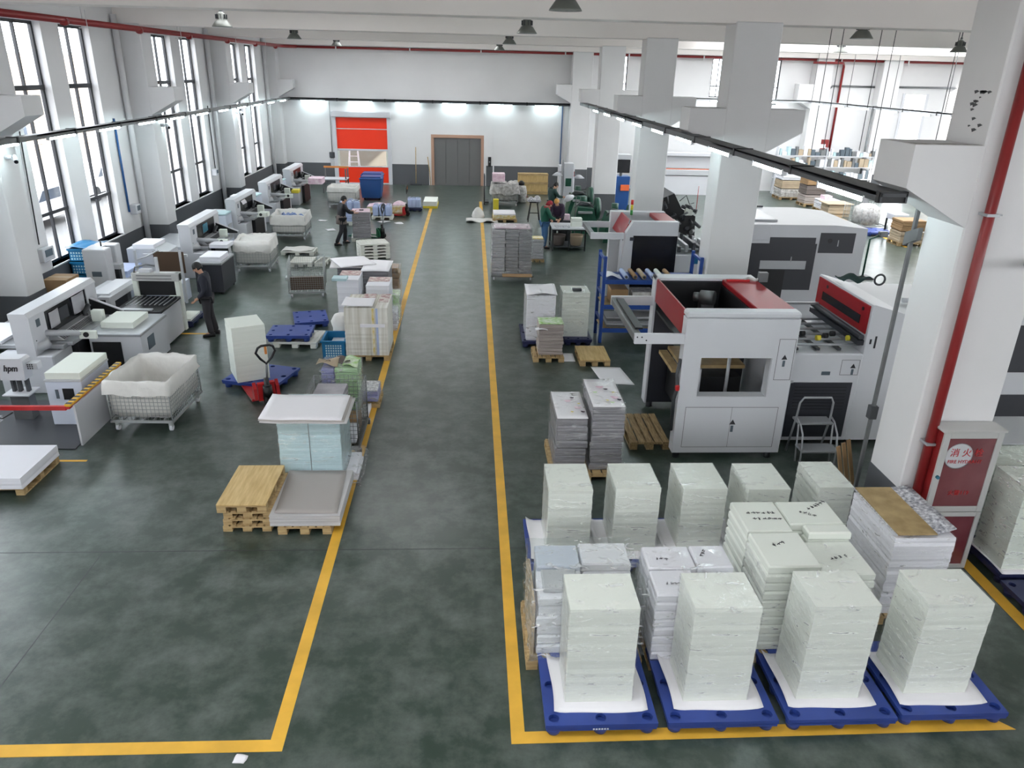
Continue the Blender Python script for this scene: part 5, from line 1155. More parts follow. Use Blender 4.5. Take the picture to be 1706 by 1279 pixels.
G().prism([(3.06,.12),(6.2,.12),(6.2,2.25),(3.6,2.32),(3.10,2.46),(3.06,2.46)], 'y', .45, 2.4).build('feeder_housing', 'mach_white', t)
c = G().box(3.035, 3.06, .5, 2.36, 1.97, 2.43, .006).build('red_front', 'mach_red', t); G().box(3.028, 3.036, .72, 2.12, 2.08, 2.22).build('dark_window', 'black_gloss', c)
for y in (.68, 1.98): G().cyl((3.036,y,2.34), (3.022,y,2.34), .03, n=10).build('knob', 'black', c)
G().cyl((3.0,.5,1.92), (3.0,2.36,1.92), .045, n=12).build('feed_bar', 'mach_dark', t); G().box(2.96, 3.06, .5, 2.36, 1.78, 1.86).build('feed_plate', 'mach_dark', t)
G().box(3.2, 3.23, .444, .45, 1.75, 1.95).box(3.12, 3.15, .444, .45, 1.82, 1.9).build('badge', 'ink', t); G().box(5.3, 6.1, .435, .45, 1.35, 2.15).build('dark_door', 'mach_dark', t); G().box(5.2, 6.15, .435, .45, .15, .95).build('dark_door', 'mach_dark', t)
G().cyl((3.9,1.1,2.36), (6.0,1.1,2.36), .04, n=10).build('top_rod', 'mach_white', t)
o = tag(G().sheet(10, 6, lambda u, v: (6.42+.55*u, 12.35+.35*v+.1*u, 2.50+.05*math.sin(u*9)*math.cos(v*4)), .02).build('cloth_bundle', 'cloth_dark_green'), 'dark green cloth lying on top of the red-fronted feeder', 'cloth'); o.location = (0, 0, .01)
t = thing('tape_ring', 'black tape ring standing on the red-fronted feeder', 'tape ring', (7.02, 12.3, 2.44)); G().tube([(.09*math.cos(a), 0, .10+.09*math.sin(a)) for a in [2*PI*i/18 for i in range(18)]], .018, 8, True).build('ring', 'dark_grey', t)
t = thing('tool_pile', 'small brown tools lying on the red top of the near machine', 'tools', (4.7, 12.45, 2.45)); G().box(-.3, .1, -.02, .02, 0, .03).build('red_bar', 'jack_red', t); G().tube([(.0,0,.02),(.1,.06,.04),(.2,-.02,.03),(.3,.05,.03)], .025, 6).build('hose_piece', 'scrap_grey', t); G().box(.25, .4, -.05, .05, 0, .16).build('meter', 'steel_dull', t)
# step stand
t = thing('step_stand', 'light grey two-step stand with hoop rail before the vented machine', 'step stand', (5.52, 10.5, 0))
G().tube([(-.3,.36,0),(-.3,.2,.66),(-.29,.18,.95),(-.24,.17,1.04),(.2,.17,1.04),(.25,.18,.95),(.26,.2,.66),(.27,.36,0)], .018, 8).build('hoop_rail', 'steel', t)
G().box(-.3, .27, .08, .34, .6, .64, .008).build('step', 'steel', t); G().box(-.3, .3, -.2, .08, .24, .28, .008).build('step', 'steel', t)
for x in (-.29, .27): G().tube([(x,-.18,0),(x,-.16,.28),(x,-.1,.52),(x,.06,.66),(x,.2,.7)], .015, 8).build('side_tube', 'steel', t); G().tube([(x,.1,.62),(x,.0,.0)], .015, 8).build('leg', 'steel', t)

def laminator_back():
    t = thing('laminating_machine', 'second white and red laminating machine, behind the blue rack', 'laminating machine', (3.6, 17.8, 0))
    G().prism([(0,.12),(1.36,.12),(1.36,2.47),(.26,2.47),(.1,2.2),(0,1.2)], 'y', 0, .2).build('front_cheek', 'mach_white', t); G().box(.28, 1.35, -.012, 0, .4, 2.14).build('dark_panel', 'black_gloss', t); G().box(.2, .3, -.014, 0, 2.02, 2.1).build('badge', 'ink', t)
    G().box(-.04, 1.36, 1.4, 1.6, .12, 2.47, .01).build('back_cheek', 'mach_white', t); G().prism([(0.02,2.05),(.22,2.45),(.26,2.45),(.06,2.05)], 'y', .2, 1.4).build('red_side', 'mach_red', t); G().box(.95, 1.36, .2, 1.4, 2.36, 2.45, .01).build('red_top', 'mach_red', t); G().box(.2, .95, .2, 1.4, 1.85, 1.9).build('inner_tray', 'black', t)
    G().box(-.75, .05, -.02, .05, 2.05, 2.2, .004).build('arm', 'mach_white', t); G().box(-.75, .05, 1.45, 1.52, 2.05, 2.2, .004).build('arm', 'mach_white', t); G().box(-.74, -.64, .05, 1.45, 2.08, 2.18).build('cross_rail', 'steel_dull', t); G().box(-.03, .02, -.01, .05, .12, 2.1).build('front_post', 'mach_white', t)
    G().cyl((.16,.06,2.4), (.2,.06,2.62), .015, n=8).build('lamp_post', 'steel', t)
    for k, m in enumerate(('signal_green','yellow','signal_red')): G().cyl((.2,.06,2.62+.12*k), (.2,.06,2.73+.12*k), .032, n=12).build('signal_lamp', m, t)
    G().box(1.4, 2.7, .3, 1.6, .12, 1.62, .02).build('feeder_body', 'mach_white', t); G().box(1.9, 2.1, .29, .3, 1.4, 1.58).build('blue_plate', 'crate_blue', t)
    for k in range(5): G().cyl((1.4,.5+k*.22,1.72), (2.7,.5+k*.22,1.72), .03, n=8).build('roller', 'steel', t)
    for k in range(6): G().box(1.5+.18*k, 1.58+.18*k, .4, 1.3, 1.66, 1.8+.05*(k % 3), .01).build('feed_block', ('dark_grey','steel','mach_dark')[k % 3], t)
    G().prism([(2.75,.12),(6.0,.12),(6.0,2.38),(5.2,2.45),(2.75,2.45)], 'y', 0, 2.6).build('main_housing', 'mach_white', t)
    G().box(2.8, 4.8, -.012, 0, .85, 2.0).build('dark_panel', 'mach_dark', t); G().box(2.8, 3.6, -.03, 0, 2.08, 2.43, .01).build('upper_cover', 'mach_white', t); G().box(3.62, 4.75, -.014, 0, 1.95, 2.15).build('dark_panel', 'mach_dark', t)
    c = G().box(4.85, 5.72, -.012, 0, 1.78, 2.27).build('dark_door', 'mach_dark', t); G().box(5.3, 5.32, -.03, -.012, 1.95, 2.1).build('handle', 'steel', c); G().cyl((5.1,-.012,2.08), (5.1,-.02,2.08), .06, n=14).build('dial', 'black', c)
    G().box(4.2, 4.22, -.03, -.012, 1.55, 1.68).build('handle', 'steel', t); G().box(3.5, 4.1, -.02, 0, .15, 1.35).build('opening', 'black', t); G().box(3.45, 4.6, -.02, 0, 1.37, 1.58, .005).build('grey_cover', 'mach_grey', t)
    G().box(2.9, 3.9, .4, 2.4, 2.45, 2.5, .006).build('top_plate', 'steel', t); G().box(3.3, 4.3, 2.5, 2.58, 2.46, 2.5).build('top_rod', 'dark_grey', t)
    for x in (.1, 1.2, 2.9, 5.8): G().cyl((x,.2,0), (x,.2,.13), .06, n=12).build('foot', 'dark_grey', t); G().cyl((x,1.4,0), (x,1.4,.13), .06, n=12).build('foot', 'dark_grey', t)
    return t
laminator_back()

# blue rack with rollers
t = thing('storage_rack', 'blue steel rack with film rollers on its top shelf', 'rack', (2.92, 16.15, 0))
for x in (0, 2.15):
    for y in (0, .7): G().box(x, x+.07, y, y+.07, 0, 2.0, .006).build('post', 'rack_blue', t)
    for z in (.5, 1.1, 1.9): G().box(x+.01, x+.06, .05, .72, z, z+.05).build('side_brace', 'rack_blue', t)
for z in (.25, .8, 1.38):
    for y in (.0, .7): G().box(.05, 2.17, y+.01, y+.06, z, z+.1, .006).build('beam', 'rack_blue', t)
    G().box(.04, 2.18, .03, .74, z+.08, z+.1).build('shelf', 'board_brown' if z < 1 else 'rack_blue', t)
cols = ('drum_blue','cardboard','cardboard_pale','drum_blue','paper_cream','cardboard')
for k in range(6):
    r = thing('film_roll', ('blue', 'brown', 'tan', 'second blue', 'cream', 'second brown')[k]+' film roll on the top shelf of the blue rack', 'film roll', (3.45+.2*k, 16.2, 1.54)); r.rotation_euler = (0,0,.0)
    G().cyl((0,0,0), (0,.62,0), .052, n=14).build('roll', cols[k], r); G().cyl((0,-.03,0), (0,0,0), .03, n=10).build('core', 'dark_grey', r)
o = tag(G().sheet(8, 5, lambda u, v: (3.02+.36*u, 16.25+.4*v, 1.52+.04*math.sin(u*5)), .004).build('loose_sheet', 'sheet_white'), 'curled white sheet on the top shelf of the blue rack', 'paper sheet')
for k, (x, z, w, h_, m, lb) in enumerate(((3.15,.905,.4,.32,'cardboard','brown carton on the middle shelf of the blue rack'), (3.65,.905,.5,.26,'scrap_grey','grey bundle on the middle shelf of the blue rack'), (4.25,.905,.3,.2,'cloth_red','dark red pack on the middle shelf of the blue rack'))):
    tag(G().box(x, x+w, 16.3, 16.75, z, z+h_, .01).build('carton', m), lb, 'carton')
tag(G().cyl((4.72,16.25,1.06), (4.72,16.75,1.06), .15, n=18).build('yellow_roll', 'yellow'), 'yellow roll on the middle shelf of the blue rack', 'roll')
for k in range(5): tag(G().box(3.1, 4.9, 16.25+.02*k, 16.8, .352+.045*k, .39+.045*k, .003).build('metal_plate', ('steel_dull','mach_grey','steel')[k % 3]), 'grey metal plate in the pile on the bottom shelf of the blue rack', 'plate', 'plates on the bottom shelf of the rack')

# ------------------------------------------------------------------ wrapped books and goods farther along the aisle
random.seed(31)
mesh_cart('flat_trolley', 'flat grey trolley under the tall film-wrapped book stack', 1.22, 22.1, 1.2, .95, .15, .19, 0, '', .1, 'steel_dull', True, cat='trolley')
t = thing('book_stack', 'tall film-wrapped stack of grey book bundles beside the aisle', 'book stack', (.62, 21.7, .16))
for k in range(3): G().bundles(.39*k, .39*k+.375, 0, .75, 0, 1.3+.02*k, 13, .012).build('book_column', 'print_grey_dark' if k else 'print_grey', t)
G().box(.05, 1.1, .05, .7, 1.34, 1.37).build('pink_cover', 'print_pink', t); G().shell(0, 1.16, 0, .75, .02, 1.36, .014, 14, 9, .02).build('stretch_wrap', 'stretch_film_thick', t)
tag(G().box(.92, 1.78, 21.28, 21.6, .195, .215, .003).build('brown_board', 'cardboard'), 'brown board lying on the trolley before the book stack', 'board')
t = thing('book_stack', 'smaller film-wrapped stack of books behind the tall one', 'book stack', (1.95, 24.0, .1)); G().bundles(0, .4, 0, .5, 0, .62, 6, .01).build('book_column', 'print_grey', t); G().shell(0, .4, 0, .5, 0, .62, .012, 8, 5, .02).build('stretch_wrap', 'stretch_film_thick', t); G().box(.02, .38, .05, .45, .63, .66).build('cover', 'print_cover_gold', t)
wood_pallet('small pallet under the smaller film-wrapped book stack', 1.92, 23.97, .46, .56, .1, m='wood_old')
t = thing('book_stack', 'low stack of golden books on a pallet behind the tall wrapped stack', 'book stack', (.92, 30.9, .13)); G().bundles(0, .9, 0, 1.0, 0, .14, 2, .01).build('book_layer', 'print_cover_gold', t); G().box(.0, .9, .0, 1.0, .15, .2).build('white_board', 'sheet_white', t)
wood_pallet('pallet under the low stack of golden books', .88, 30.85, 1.0, 1.1, .13)
t = thing('plastic_bag', 'white plastic bag and film lying across the aisle line', 'bag', (.3, 31.6, 0)); G().lathe([(.05,0),(.24,.02),(.27,.12),(.22,.28),(.12,.42),(.05,.47)], n=14).build('bag', 'bag_white', t); G().sheet(12, 6, lambda u, v: (-.5+1.3*u, -.9+.7*v, .06+.05*math.sin(u*11)*math.cos(v*5)), .03).build('film', 'bag_white', t)
tag(G().box(.98, 1.22, 33.5, 33.75, 0, .5, .02).build('yellow_tub', 'yellow'), 'yellow tub behind the golden books', 'tub')
mesh_cart('mesh_cart', 'wire mesh cart with a crumpled bag, near the lift door', 1.55, 35.4, 1.15, 1.1, .2, .85, 0, cell=.12)
liner('cart_bag', 'crumpled bag with offcuts over the mesh cart near the lift door', 1.55, 35.4, 1.15, 1.1, .2, .95, 0, .45, 'scrap_grey', .1, 14, fill=.9, flare=.12)
tag(G().box(.98, 1.55, 35.3, 35.8, 1.02, 1.38, .02).build('white_box', 'print_pink'), 'pinkish white box lying on the crumpled bag cart', 'box')
t = thing('handle_trolley', 'dark trolley frame with a tall handle beside the bag cart', 'trolley', (.72, 35.5, 0)); G().tube([(-.1,-.3,0),(-.1,-.3,1.3),(-.1,.3,1.3),(-.1,.3,0)], .03, 8).build('handle', 'dark_grey', t); G().box(-.12, .1, -.35, .35, .08, .14).build('deck', 'dark_grey', t)
t = thing('cart_bag', 'grey sack beside the bag cart near the lift door', 'sack', (2.35, 36.0, 0)); G().lathe([(.05,0),(.26,.03),(.28,.5),(.22,.75),(.12,.8)], n=14).build('sack', 'scrap_grey', t); G().lathe([(.14,.78),(.16,.9),(.05,1.0)], n=10).build('black_top', 'black', t)
t = thing('wood_crate', 'pale wooden crate wall before the dark band of the end wall', 'crate', (3.1, 38.6, 0)); G().box(-.75, .75, -.05, .4, 0, 1.0, .005).build('crate', 'plywood', t)
for z in (.05, .5, .92): G().box(-.76, .76, -.075, -.05, z, z+.1).build('batten', 'wood', t)
tag(G().box(2.5, 2.75, 37.4, 37.6, 0, .12, .02).build('red_tub', 'cloth_red'), 'low red tub before the wooden crate', 'tub')
t = thing('tall_stool', 'black tall stool with papers piled on it, before the wooden crate', 'stool', (2.58, 31.2, 0))
for sx in (-1, 1):
    for sy in (-1, 1): G().tube([(sx*.24,sy*.22,0),(sx*.13,sy*.12,.78)], .018, 6).build('leg', 'black', t)
G().box(-.2, .2, -.18, .18, .77, .81, .01).build('seat', 'black', t); G().box(-.2, .2, -.2, -.17, .35, .38).build('rung', 'black', t)
tag(G().sheet(8, 6, lambda u, v: (2.3+.55*u, 31.0+.5*v, .9+.12*math.sin(u*6)*math.sin(v*5)), .08).build('paper_heap', 'sheet_print'), 'crumpled papers heaped on the black stool', 'papers')
# work table of the three workers
t = thing('work_table', 'black-framed work table with white top between the workers', 'table', (3.38, 25.75, 0))
G().box(-.6, .58, -.1, .95, .74, .79, .006).build('top', 'mach_white', t); G().box(-.6, .58, -.1, -.06, .7, .74).build('apron', 'black', t)
for x in (-.57, .0, .55):
    for y in (-.06, .9): G().box(x-.025, x+.025, y-.025, y+.025, 0, .74).build('leg', 'black', t)
G().box(-.58, .56, -.05, .9, .12, .15).build('shelf', 'dark_grey', t)
for x, m, lb in ((3.05,'cloth_grey','dark mesh basket under the work table'), (3.66,'cardboard_pale','wicker-coloured round basket under the work table')):
    o = G().lathe([(.18,0),(.24,.3),(.25,.36),(.22,.34),(.16,.02)], n=18).build('basket', m); tag(o, lb, 'basket'); o.location = (x, 26.0, .15)
t = thing('paper_stack', 'white paper block standing on the work table', 'paper stack', (3.65, 26.1, .79)); G().stack(-.18, .18, -.15, .15, 0, .28, 8, .004).build('paper', 'paper_cream', t)
flat_stack('loose papers lying on the work table', 2.9, 3.4, 25.75, 26.1, .79, .03, 'sheet_print')
tag(G().box(3.3, 3.55, 27.1, 27.3, .9, 1.1, .01).build('pink_box', 'print_pink'), 'small pink box behind the work table', 'box').location = (0,0,-.1)
tag(G().box(3.25, 3.6, 27.0, 27.4, 0, .795, .01).build('stand', 'dark_grey'), 'dark stand carrying the small pink box', 'stand')
# green presses
def press(label, x, y, s=1.0, cab=True):
    t = thing('green_press', label, 'press', (x, y, 0))
    G().prism([(-.5,0),(.5,0),(.45,.5),(.3,.95),(-.3,1.0),(-.45,.5)], 'y', -.5, .6).build('body', 'mach_green', t)
    G().cyl((.42,-.1,.9), (.55,-.1,.9), .42, n=26).cyl((.4,-.1,.9), (.57,-.1,.9), .1, n=14).build('flywheel', 'mach_green', t)
    G().tube([(.56,-.1+.36*math.cos(a),.9+.36*math.sin(a)) for a in [2*PI*i/22 for i in range(22)]], .035, 6, True).build('wheel_rim', 'steel_dull', t)
    G().box(-.3, .25, -.62, -.1, .78, .86, .01).build('feed_table', 'steel', t); G().tube([(-.4,-.3,.95),(-.2,-.4,1.2),(.1,-.35,1.15),(.3,-.3,1.0)], .03, 6).build('arm', 'steel_dull', t); G().cyl((0,.3,.95), (0,.3,1.3), .13, n=14).build('column', 'mach_green', t); G().cyl((-.25,.05,1.0), (.3,.05,1.05), .08, n=12).build('roller', 'dark_grey', t)
    return t
press('dark green press with a flywheel behind the work table', 4.35, 29.2); press('dark green press beside the first one, by the near inner column', 5.3, 27.6, 1); press('dark green press farthest back under the white cabinet', 4.5, 32.0)
t = thing('press_cabinet', 'white upright machine cabinet with lamp hoods above the green presses', 'cabinet', (4.4, 34.9, 0)); G().box(-.22, .22, -.2, .25, 0, 1.95, .02).build('housing', 'mach_white', t); G().box(-.14, .12, -.215, -.2, .95, 1.3).build('dark_window', 'mach_green', t); G().box(-.32, -.24, -.1, .1, .3, 2.1).build('side_post', 'mach_grey', t)
for s, z in ((-1,1.4), (1,1.3)): G().lathe([(.26,0),(.1,.12),(.05,.14)], cx=s*.48, n=16, z=z).build('lamp_hood', 'mach_white', t); G().cyl((s*.2,0,z+.16), (s*.48,0,z+.14), .02, n=6).build('lamp_arm', 'steel_dull', t)
t = thing('task_lamp', 'pale hooded work lamp above the bending worker', 'lamp', (3.55, 27.6, 0)); G().tube([(.3,.3,0),(.3,.3,1.5),(.05,.0,1.62)], .018, 6).build('stand', 'steel_dull', t); c = G().lathe([(.2,0),(.07,.12),(.04,.14)], n=18).build('hood', 'mach_white', t); c.location = (0,0,1.5); c.rotation_euler = (R(20),R(-30),0); G().cyl((.3,.3,0), (.3,.3,.03), .16, n=16).build('foot', 'dark_grey', t)
# press and long machine beyond the columns
t = thing('folding_machine', 'black complicated folding machine behind the second laminator', 'machine', (7.1, 25.6, 0)); random.seed(17)
G().box(-.55, .6, -.3, 1.4, 0, .55, .01).build('base', 'mach_white', t); G().prism([(-.5,.55),(.55,.55),(.5,1.3),(.0,1.55),(-.3,2.05),(-.65,1.9)], 'y', -.2, 1.3).build('black_frame', 'black', t)
for k in range(16):
    x, z = random.uniform(-.6,.5), random.uniform(.6,1.9); z = min(z, 1.75-.5*max(0, x)); G().cyl((x,-.36,z), (x+random.uniform(-.25,.25),-.2,z+random.uniform(-.2,.2)), random.uniform(.02,.07), n=8).build('linkage', ('dark_grey','steel_dull','mach_dark')[k % 3], t)
G().box(.1, .35, -.34, -.2, 1.35, 1.6, .01).build('control_panel', 'paper_cream', t); G().box(-.55, -.2, -.4, -.1, 1.05, 1.2, .02).build('cream_cover', 'paper_cream', t); G().tube([(-.1,-.2,1.8),(.1,-.25,2.0),(.25,-.2,1.7),(.4,-.2,1.75)], .015, 6).build('hose', 'black', t); G().cyl((.5,-.2,1.5), (.5,-.2,2.3), .01, n=6).build('mast', 'jack_red', t)
for k in range(9): G().box(-.4+.1*k, -.33+.1*k, -.45, -.3, .55, .6+random.uniform(.05,.3), .005).build('feed_part', ('steel','dark_grey','mach_white')[k % 3], t)
t = thing('coating_line', 'long white machine line with shelves along the far end of the side bay', 'machine', (11.0, 39.6, 0)); G().box(-2.2, 2.2, -.4, .4, 0, .95, .01).build('base', 'mach_white', t); G().box(-2.3, 2.3, -.45, .4, .98, 1.25, .02).build('hood', 'mach_grey', t); G().box(-2.2, 2.2, .1, .4, 1.3, 2.0, .01).build('cabinet', 'mach_grey', t); G().box(-2.2, 2.2, -.1, .4, 1.9, 2.05, .01).build('top_rail', 'mach_white', t); G().box(-1.6, 2.2, -.42, -.38, 1.28, 1.31).build('orange_rail', 'orange', t); G().box(-1.75, -1.5, -.2, .1, 1.4, 1.95, .02).build('pump', 'steel_dull', t)
t = thing('blue_cabinet', 'dark blue machine cabinet seen between the two farthest inner columns', 'cabinet', (6.5, 33.6, 0)); G().box(-.35, .4, -.3, .3, 0, 1.6, .02).build('housing', 'bin_blue', t); G().box(-.3, .35, -.33, -.3, 1.75, 2.3, .01).build('dark_screen', 'black_gloss', t); G().box(-.35, .4, -.3, .3, 2.3, 2.5, .01).build('top_cover', 'mach_grey', t); G().box(-.05, .05, -.2, -.1, 1.6, 2.3).build('neck', 'steel_dull', t); G().box(.0, .38, -.36, -.3, 1.0, 1.25, .01).build('orange_pack', 'orange', t)
t = thing('white_machine', 'white machine with a red badge beside the farthest inner column', 'machine', (4.6, 37.2, 0)); G().box(-.4, .35, -.3, .3, 0, 1.6, .02).build('housing', 'mach_white', t); G().box(.0, .34, -.312, -.3, 1.1, 1.35).build('red_badge', 'mach_red', t)

# ------------------------------------------------------------------ side bay goods
random.seed(44)
def bale(label, x, y, w, d, tiers, m, hh=.42, top=None):
    t = thing('cardboard_bale', label, 'bale', (x, y, .13))
    for k in range(tiers): G().bundles(-w/2, w/2, -d/2, d/2, k*hh, k*hh+hh-.03, 4, .015).build('bale_tier', m[k % len(m)], t)
    if top: G().box(-w*.3, w*.1, -d*.3, d*.3, tiers*hh-.03, tiers*hh+.15, .01).build('carton', top, t)
    wood_pallet('wooden pallet under the ' + label, x-w/2-.03, y-d/2-.03, w+.06, d+.06, .13, m='wood_old')
bale('tall grey-brown pile of bales, first beyond the inner columns', 16.2, 38.6, 1.15, 1.0, 3, ('scrap_grey','cardboard_pale','paper_white'), .42, 'cardboard')
bale('mixed pile of brown and green cartons beside the tall bales', 16.5, 36.5, .95, .9, 3, ('print_brownish','cloth_grey','cardboard'), .44, 'cloth_green')
bale('low white pile with a dusty pink top', 16.6, 34.9, .9, .8, 2, ('paper_white','paper_white'), .22, 'print_pink')
t = thing('tan_pile', 'broad low pile under a tan cover behind the scrap cage', 'pile', (16.4, 33.6, 0)); G().bundles(-.5, .5, -.4, .4, 0, .55, 4, .02).build('bundles', 'cardboard_pale', t); G().box(-.6, .6, -.5, .5, .56, .6, .02).build('cover', 'cardboard_pale', t)
mesh_cart('mesh_cage', 'wire cage full of grey scrap in the side bay', 16.5, 31.0, 1.3, 1.2, .15, .95, .15, cell=.14, wheels=False, cat='cage')
o = G().lathe([(.1,.16),(.5,.17),(.56,.5),(.5,.8),(.2,.95)], n=26); random.seed(3)
o.v = [(x+random.uniform(-.05,.05), y+random.uniform(-.05,.05), z+random.uniform(-.04,.04)) for x, y, z in o.v]
o = o.build('scrap_heap', 'scrap_grey', kind='stuff'); tag(o, 'grey paper scrap filling the wire cage of the side bay', 'scrap'); o.location = (16.5, 31.0, 0)
plastic_pallet('dark blue pallet on the floor before the scrap cage', 15.7, 29.0, 1.1, 1.0, m='pallet_blue')
t = thing('side_table', 'small black-legged table with white top beside the scrap cage', 'table', (16.95, 29.4, 0)); G().box(-.3, .3, -.3, .3, .62, .85, .02).build('top', 'mach_white', t)
for sx in (-.27, .27):
    for sy in (-.27, .27): G().box(sx-.03, sx+.03, sy-.03, sy+.03, 0, .62).build('leg', 'black', t)
bale('brown cartons on a pallet at the edge of the near column', 16.4, 27.6, .9, .8, 2, ('cardboard_pale','cardboard'), .42)
t = thing('goods_rack', 'white rack crammed with small packed goods before the end wall of the side bay', 'rack', (18.6, 40.25, 0), PI/2)
for y in (-2.6, 0, 2.6):
    for x in (-.12, .12): G().box(x-.03, x+.03, y-.03, y+.03, 0, 2.4).build('post', 'mach_white', t)
for z in (.8, 1.4, 1.95): G().box(-.14, .14, -2.65, 2.65, z, z+.04).build('shelf', 'mach_white', t)
g = G()
for z in (.84, 1.44, 1.99):
    y = -2.55
    while y < 2.45: w = random.uniform(.08,.26); h_ = random.uniform(.15,.5); g.cur = random.choice((0,0,1,2,3,4)); g.box(-.14, random.uniform(.05,.14), y, y+w, z, z+h_); y += w+.03
g.build('packed_goods', ['paper_white','label_dark','steel_dull','cardboard_pale','wrap_pale_blue'], t, kind='stuff')
t = thing('boom_lamp', 'green and grey swivel arm standing on the floor behind the dark-doored machine', 'stand', (12.2, 22.4, 0)); G().tube([(0,0,0),(0,0,1.2),(.3,0,1.35)], .03, 8).build('stand', 'mach_green', t); G().box(.25, .5, -.08, .08, 1.28, 1.45, .02).build('head', 'steel_dull', t); G().box(-.25, .25, -.25, .25, 0, .05, .01).build('foot', 'dark_grey', t)
# ------------------------------------------------------------------ people
def skin(name, verts, edges, rads, m, parent, root=0, sub=1):
    me = bpy.data.meshes.new(name); me.from_pydata([tuple(v) for v in verts], edges, []); me.materials.append(M[m])
    o = bpy.data.objects.new(name, me); COL.objects.link(o); o.parent = parent
    sk = o.modifiers.new('skin', 'SKIN'); sk.use_smooth_shade = True
    d = me.skin_vertices[0].data
    for i, r in enumerate(rads): d[i].radius = (r if isinstance(r, tuple) else (r, r)); d[i].use_root = (i == root)
    sb = o.modifiers.new('sub', 'SUBSURF'); sb.levels = sub; sb.render_levels = sub
    return o
def person(label, loc, rz, J, jacket, trousers, hair, extra=None, hair_len=0, look=(0,1,-.1)):
    """J: joints in metres, x to the figure's own right, y ahead, z up"""
    t = thing('person', label, 'person', loc, rz); V = Vector
    pel, spi, che, nek, hd = (V(J[k]) for k in ('pelvis','spine','chest','neck','head'))
    lk = V(look).normalized(); up = (hd-nek).normalized()
    vs, es, rs = [], [], []
    def add(p, r, frm=None): vs.append(V(p)); rs.append(r); (es.append((frm, len(vs)-1)) if frm is not None else None); return len(vs)-1
    a = add(pel, (.115,.095)); b_ = add(spi, (.11,.085), a); c = add(che, (.125,.09), b_); n = add(nek, .052, c)
    h0 = add(hd-up*.05+lk*.015, (.066,.078), n); h1 = add(hd+up*.03, (.078,.095), h0); add(hd+up*.10-lk*.01, (.056,.07), h1)
    for s in ('l','r'):
        sh, el, wr = V(J['sh_'+s]), V(J['el_'+s]), V(J['wr_'+s])
        i = add(sh, .062, c); m1 = add((sh+el)/2, .05, i); i = add(el, .042, m1); m2 = add((el*.6+wr*.4), .04, i); i = add(wr, .028, m2)
        d = (wr-el).normalized(); pa = wr+d*.07; i = add(pa, (.036,.02), i)
        side = d.cross(V((0,1,0)) if abs(d.y) < .8 else V((0,0,1))).normalized(); nrm = side.cross(d).normalized()
        for k, (o_, L_) in enumerate(((-.03,.062),(-.011,.075),(.011,.07),(.03,.055))):
            q = pa+side*o_+d*.045; f = add(q, .0095, i); f = add(q+d*L_*.5+nrm*.012, .0088, f); add(q+d*L_*.8+nrm*.034, .0075, f)
        f = add(wr+d*.04+side*.04+nrm*.01, .011, i); add(wr+d*.075+side*.055+nrm*.028, .009, f)
        hp, kn, an, to = V(J['hp_'+s]), V(J['kn_'+s]), V(J['an_'+s]), V(J['to_'+s])
        i = add(hp, .085, a); m1 = add((hp+kn)/2, .078, i); i = add(kn, .058, m1); m2 = add(kn*.65+an*.35, .058, i); i = add(an, .04, m2); add(to, (.035,.03), i)
    skin('body', vs, es, rs, 'skin', t)
    # face: nose, ears, eyes, brows, mouth
    rt = lk.cross(up).normalized(); f3 = up.cross(rt).normalized()
    def at(r, f, u): return hd+rt*r+f3*f+up*u
    G().cyl(at(0,.075,.03), at(0,.108,-.012), .008, .016, n=8).build('nose', 'skin', t)
    for s in (-1, 1):
        G().cyl(at(s*.074,-.005,.01), at(s*.088,-.012,.012), .028, .022, n=10).build('ear', 'skin', t)
        G().cyl(at(s*.031,.082,.028), at(s*.031,.094,.027), .011, .008, n=8).build('eye', 'ink', t); G().cyl(at(s*.015,.092,.046), at(s*.045,.084,.048), .006, n=6).build('eyebrow', hair, t)
    G().cyl(at(-.022,.088,-.042), at(.022,.088,-.042), .006, n=6).build('mouth', 'cloth_red', t)
    g = G(); n = 16; rr = []
    for i in range(7):
        ph = PI*i/6*.62; ring = []
        for j in range(n):
            th = 2*PI*j/n; fx = math.cos(th); sx = math.sin(th)
            k = 1.0 if fx < .25 else .72
            p_ = ph*k; z = .135*math.cos(p_)-(hair_len*max(0, -fx) if i == 6 else 0); q = math.sin(p_) if i else .02
            ring.append(tuple(at(sx*.094*q, fx*.112*q-.008, z+.012)))
        rr.append(ring)
    g.rings(rr, cap=True, smooth=True); g.build('hair', hair, t)
    # jacket and trousers as close-fitting clothes over the body
    v2, e2, r2 = [], [], []
    def ad2(p, r, frm=None): v2.append(V(p)); r2.append(r); (e2.append((frm, len(v2)-1)) if frm is not None else None); return len(v2)-1
    hem = pel*.75+(V(J['kn_l'])+V(J['kn_r']))*.125
    a = ad2(hem, (.185,.15)); b_ = ad2(pel*.5+spi*.5, (.175,.145), a); c = ad2(che, (.195,.15), b_); ad2(che*.35+nek*.65, (.08,.075), c)
    for s in ('l','r'):
        sh, el, wr = V(J['sh_'+s]), V(J['el_'+s]), V(J['wr_'+s])
        i = ad2(sh, .095, c); m1 = ad2((sh+el)/2, .078, i); i = ad2(el, .066, m1); ad2(wr-(wr-el)*.08, .045, i)
    skin('jacket', v2, e2, r2, jacket, t)
    v3, e3, r3 = [], [], []
    def ad3(p, r, frm=None): v3.append(V(p)); r3.append(r); (e3.append((frm, len(v3)-1)) if frm is not None else None); return len(v3)-1
    a = ad3(pel, (.145,.125))
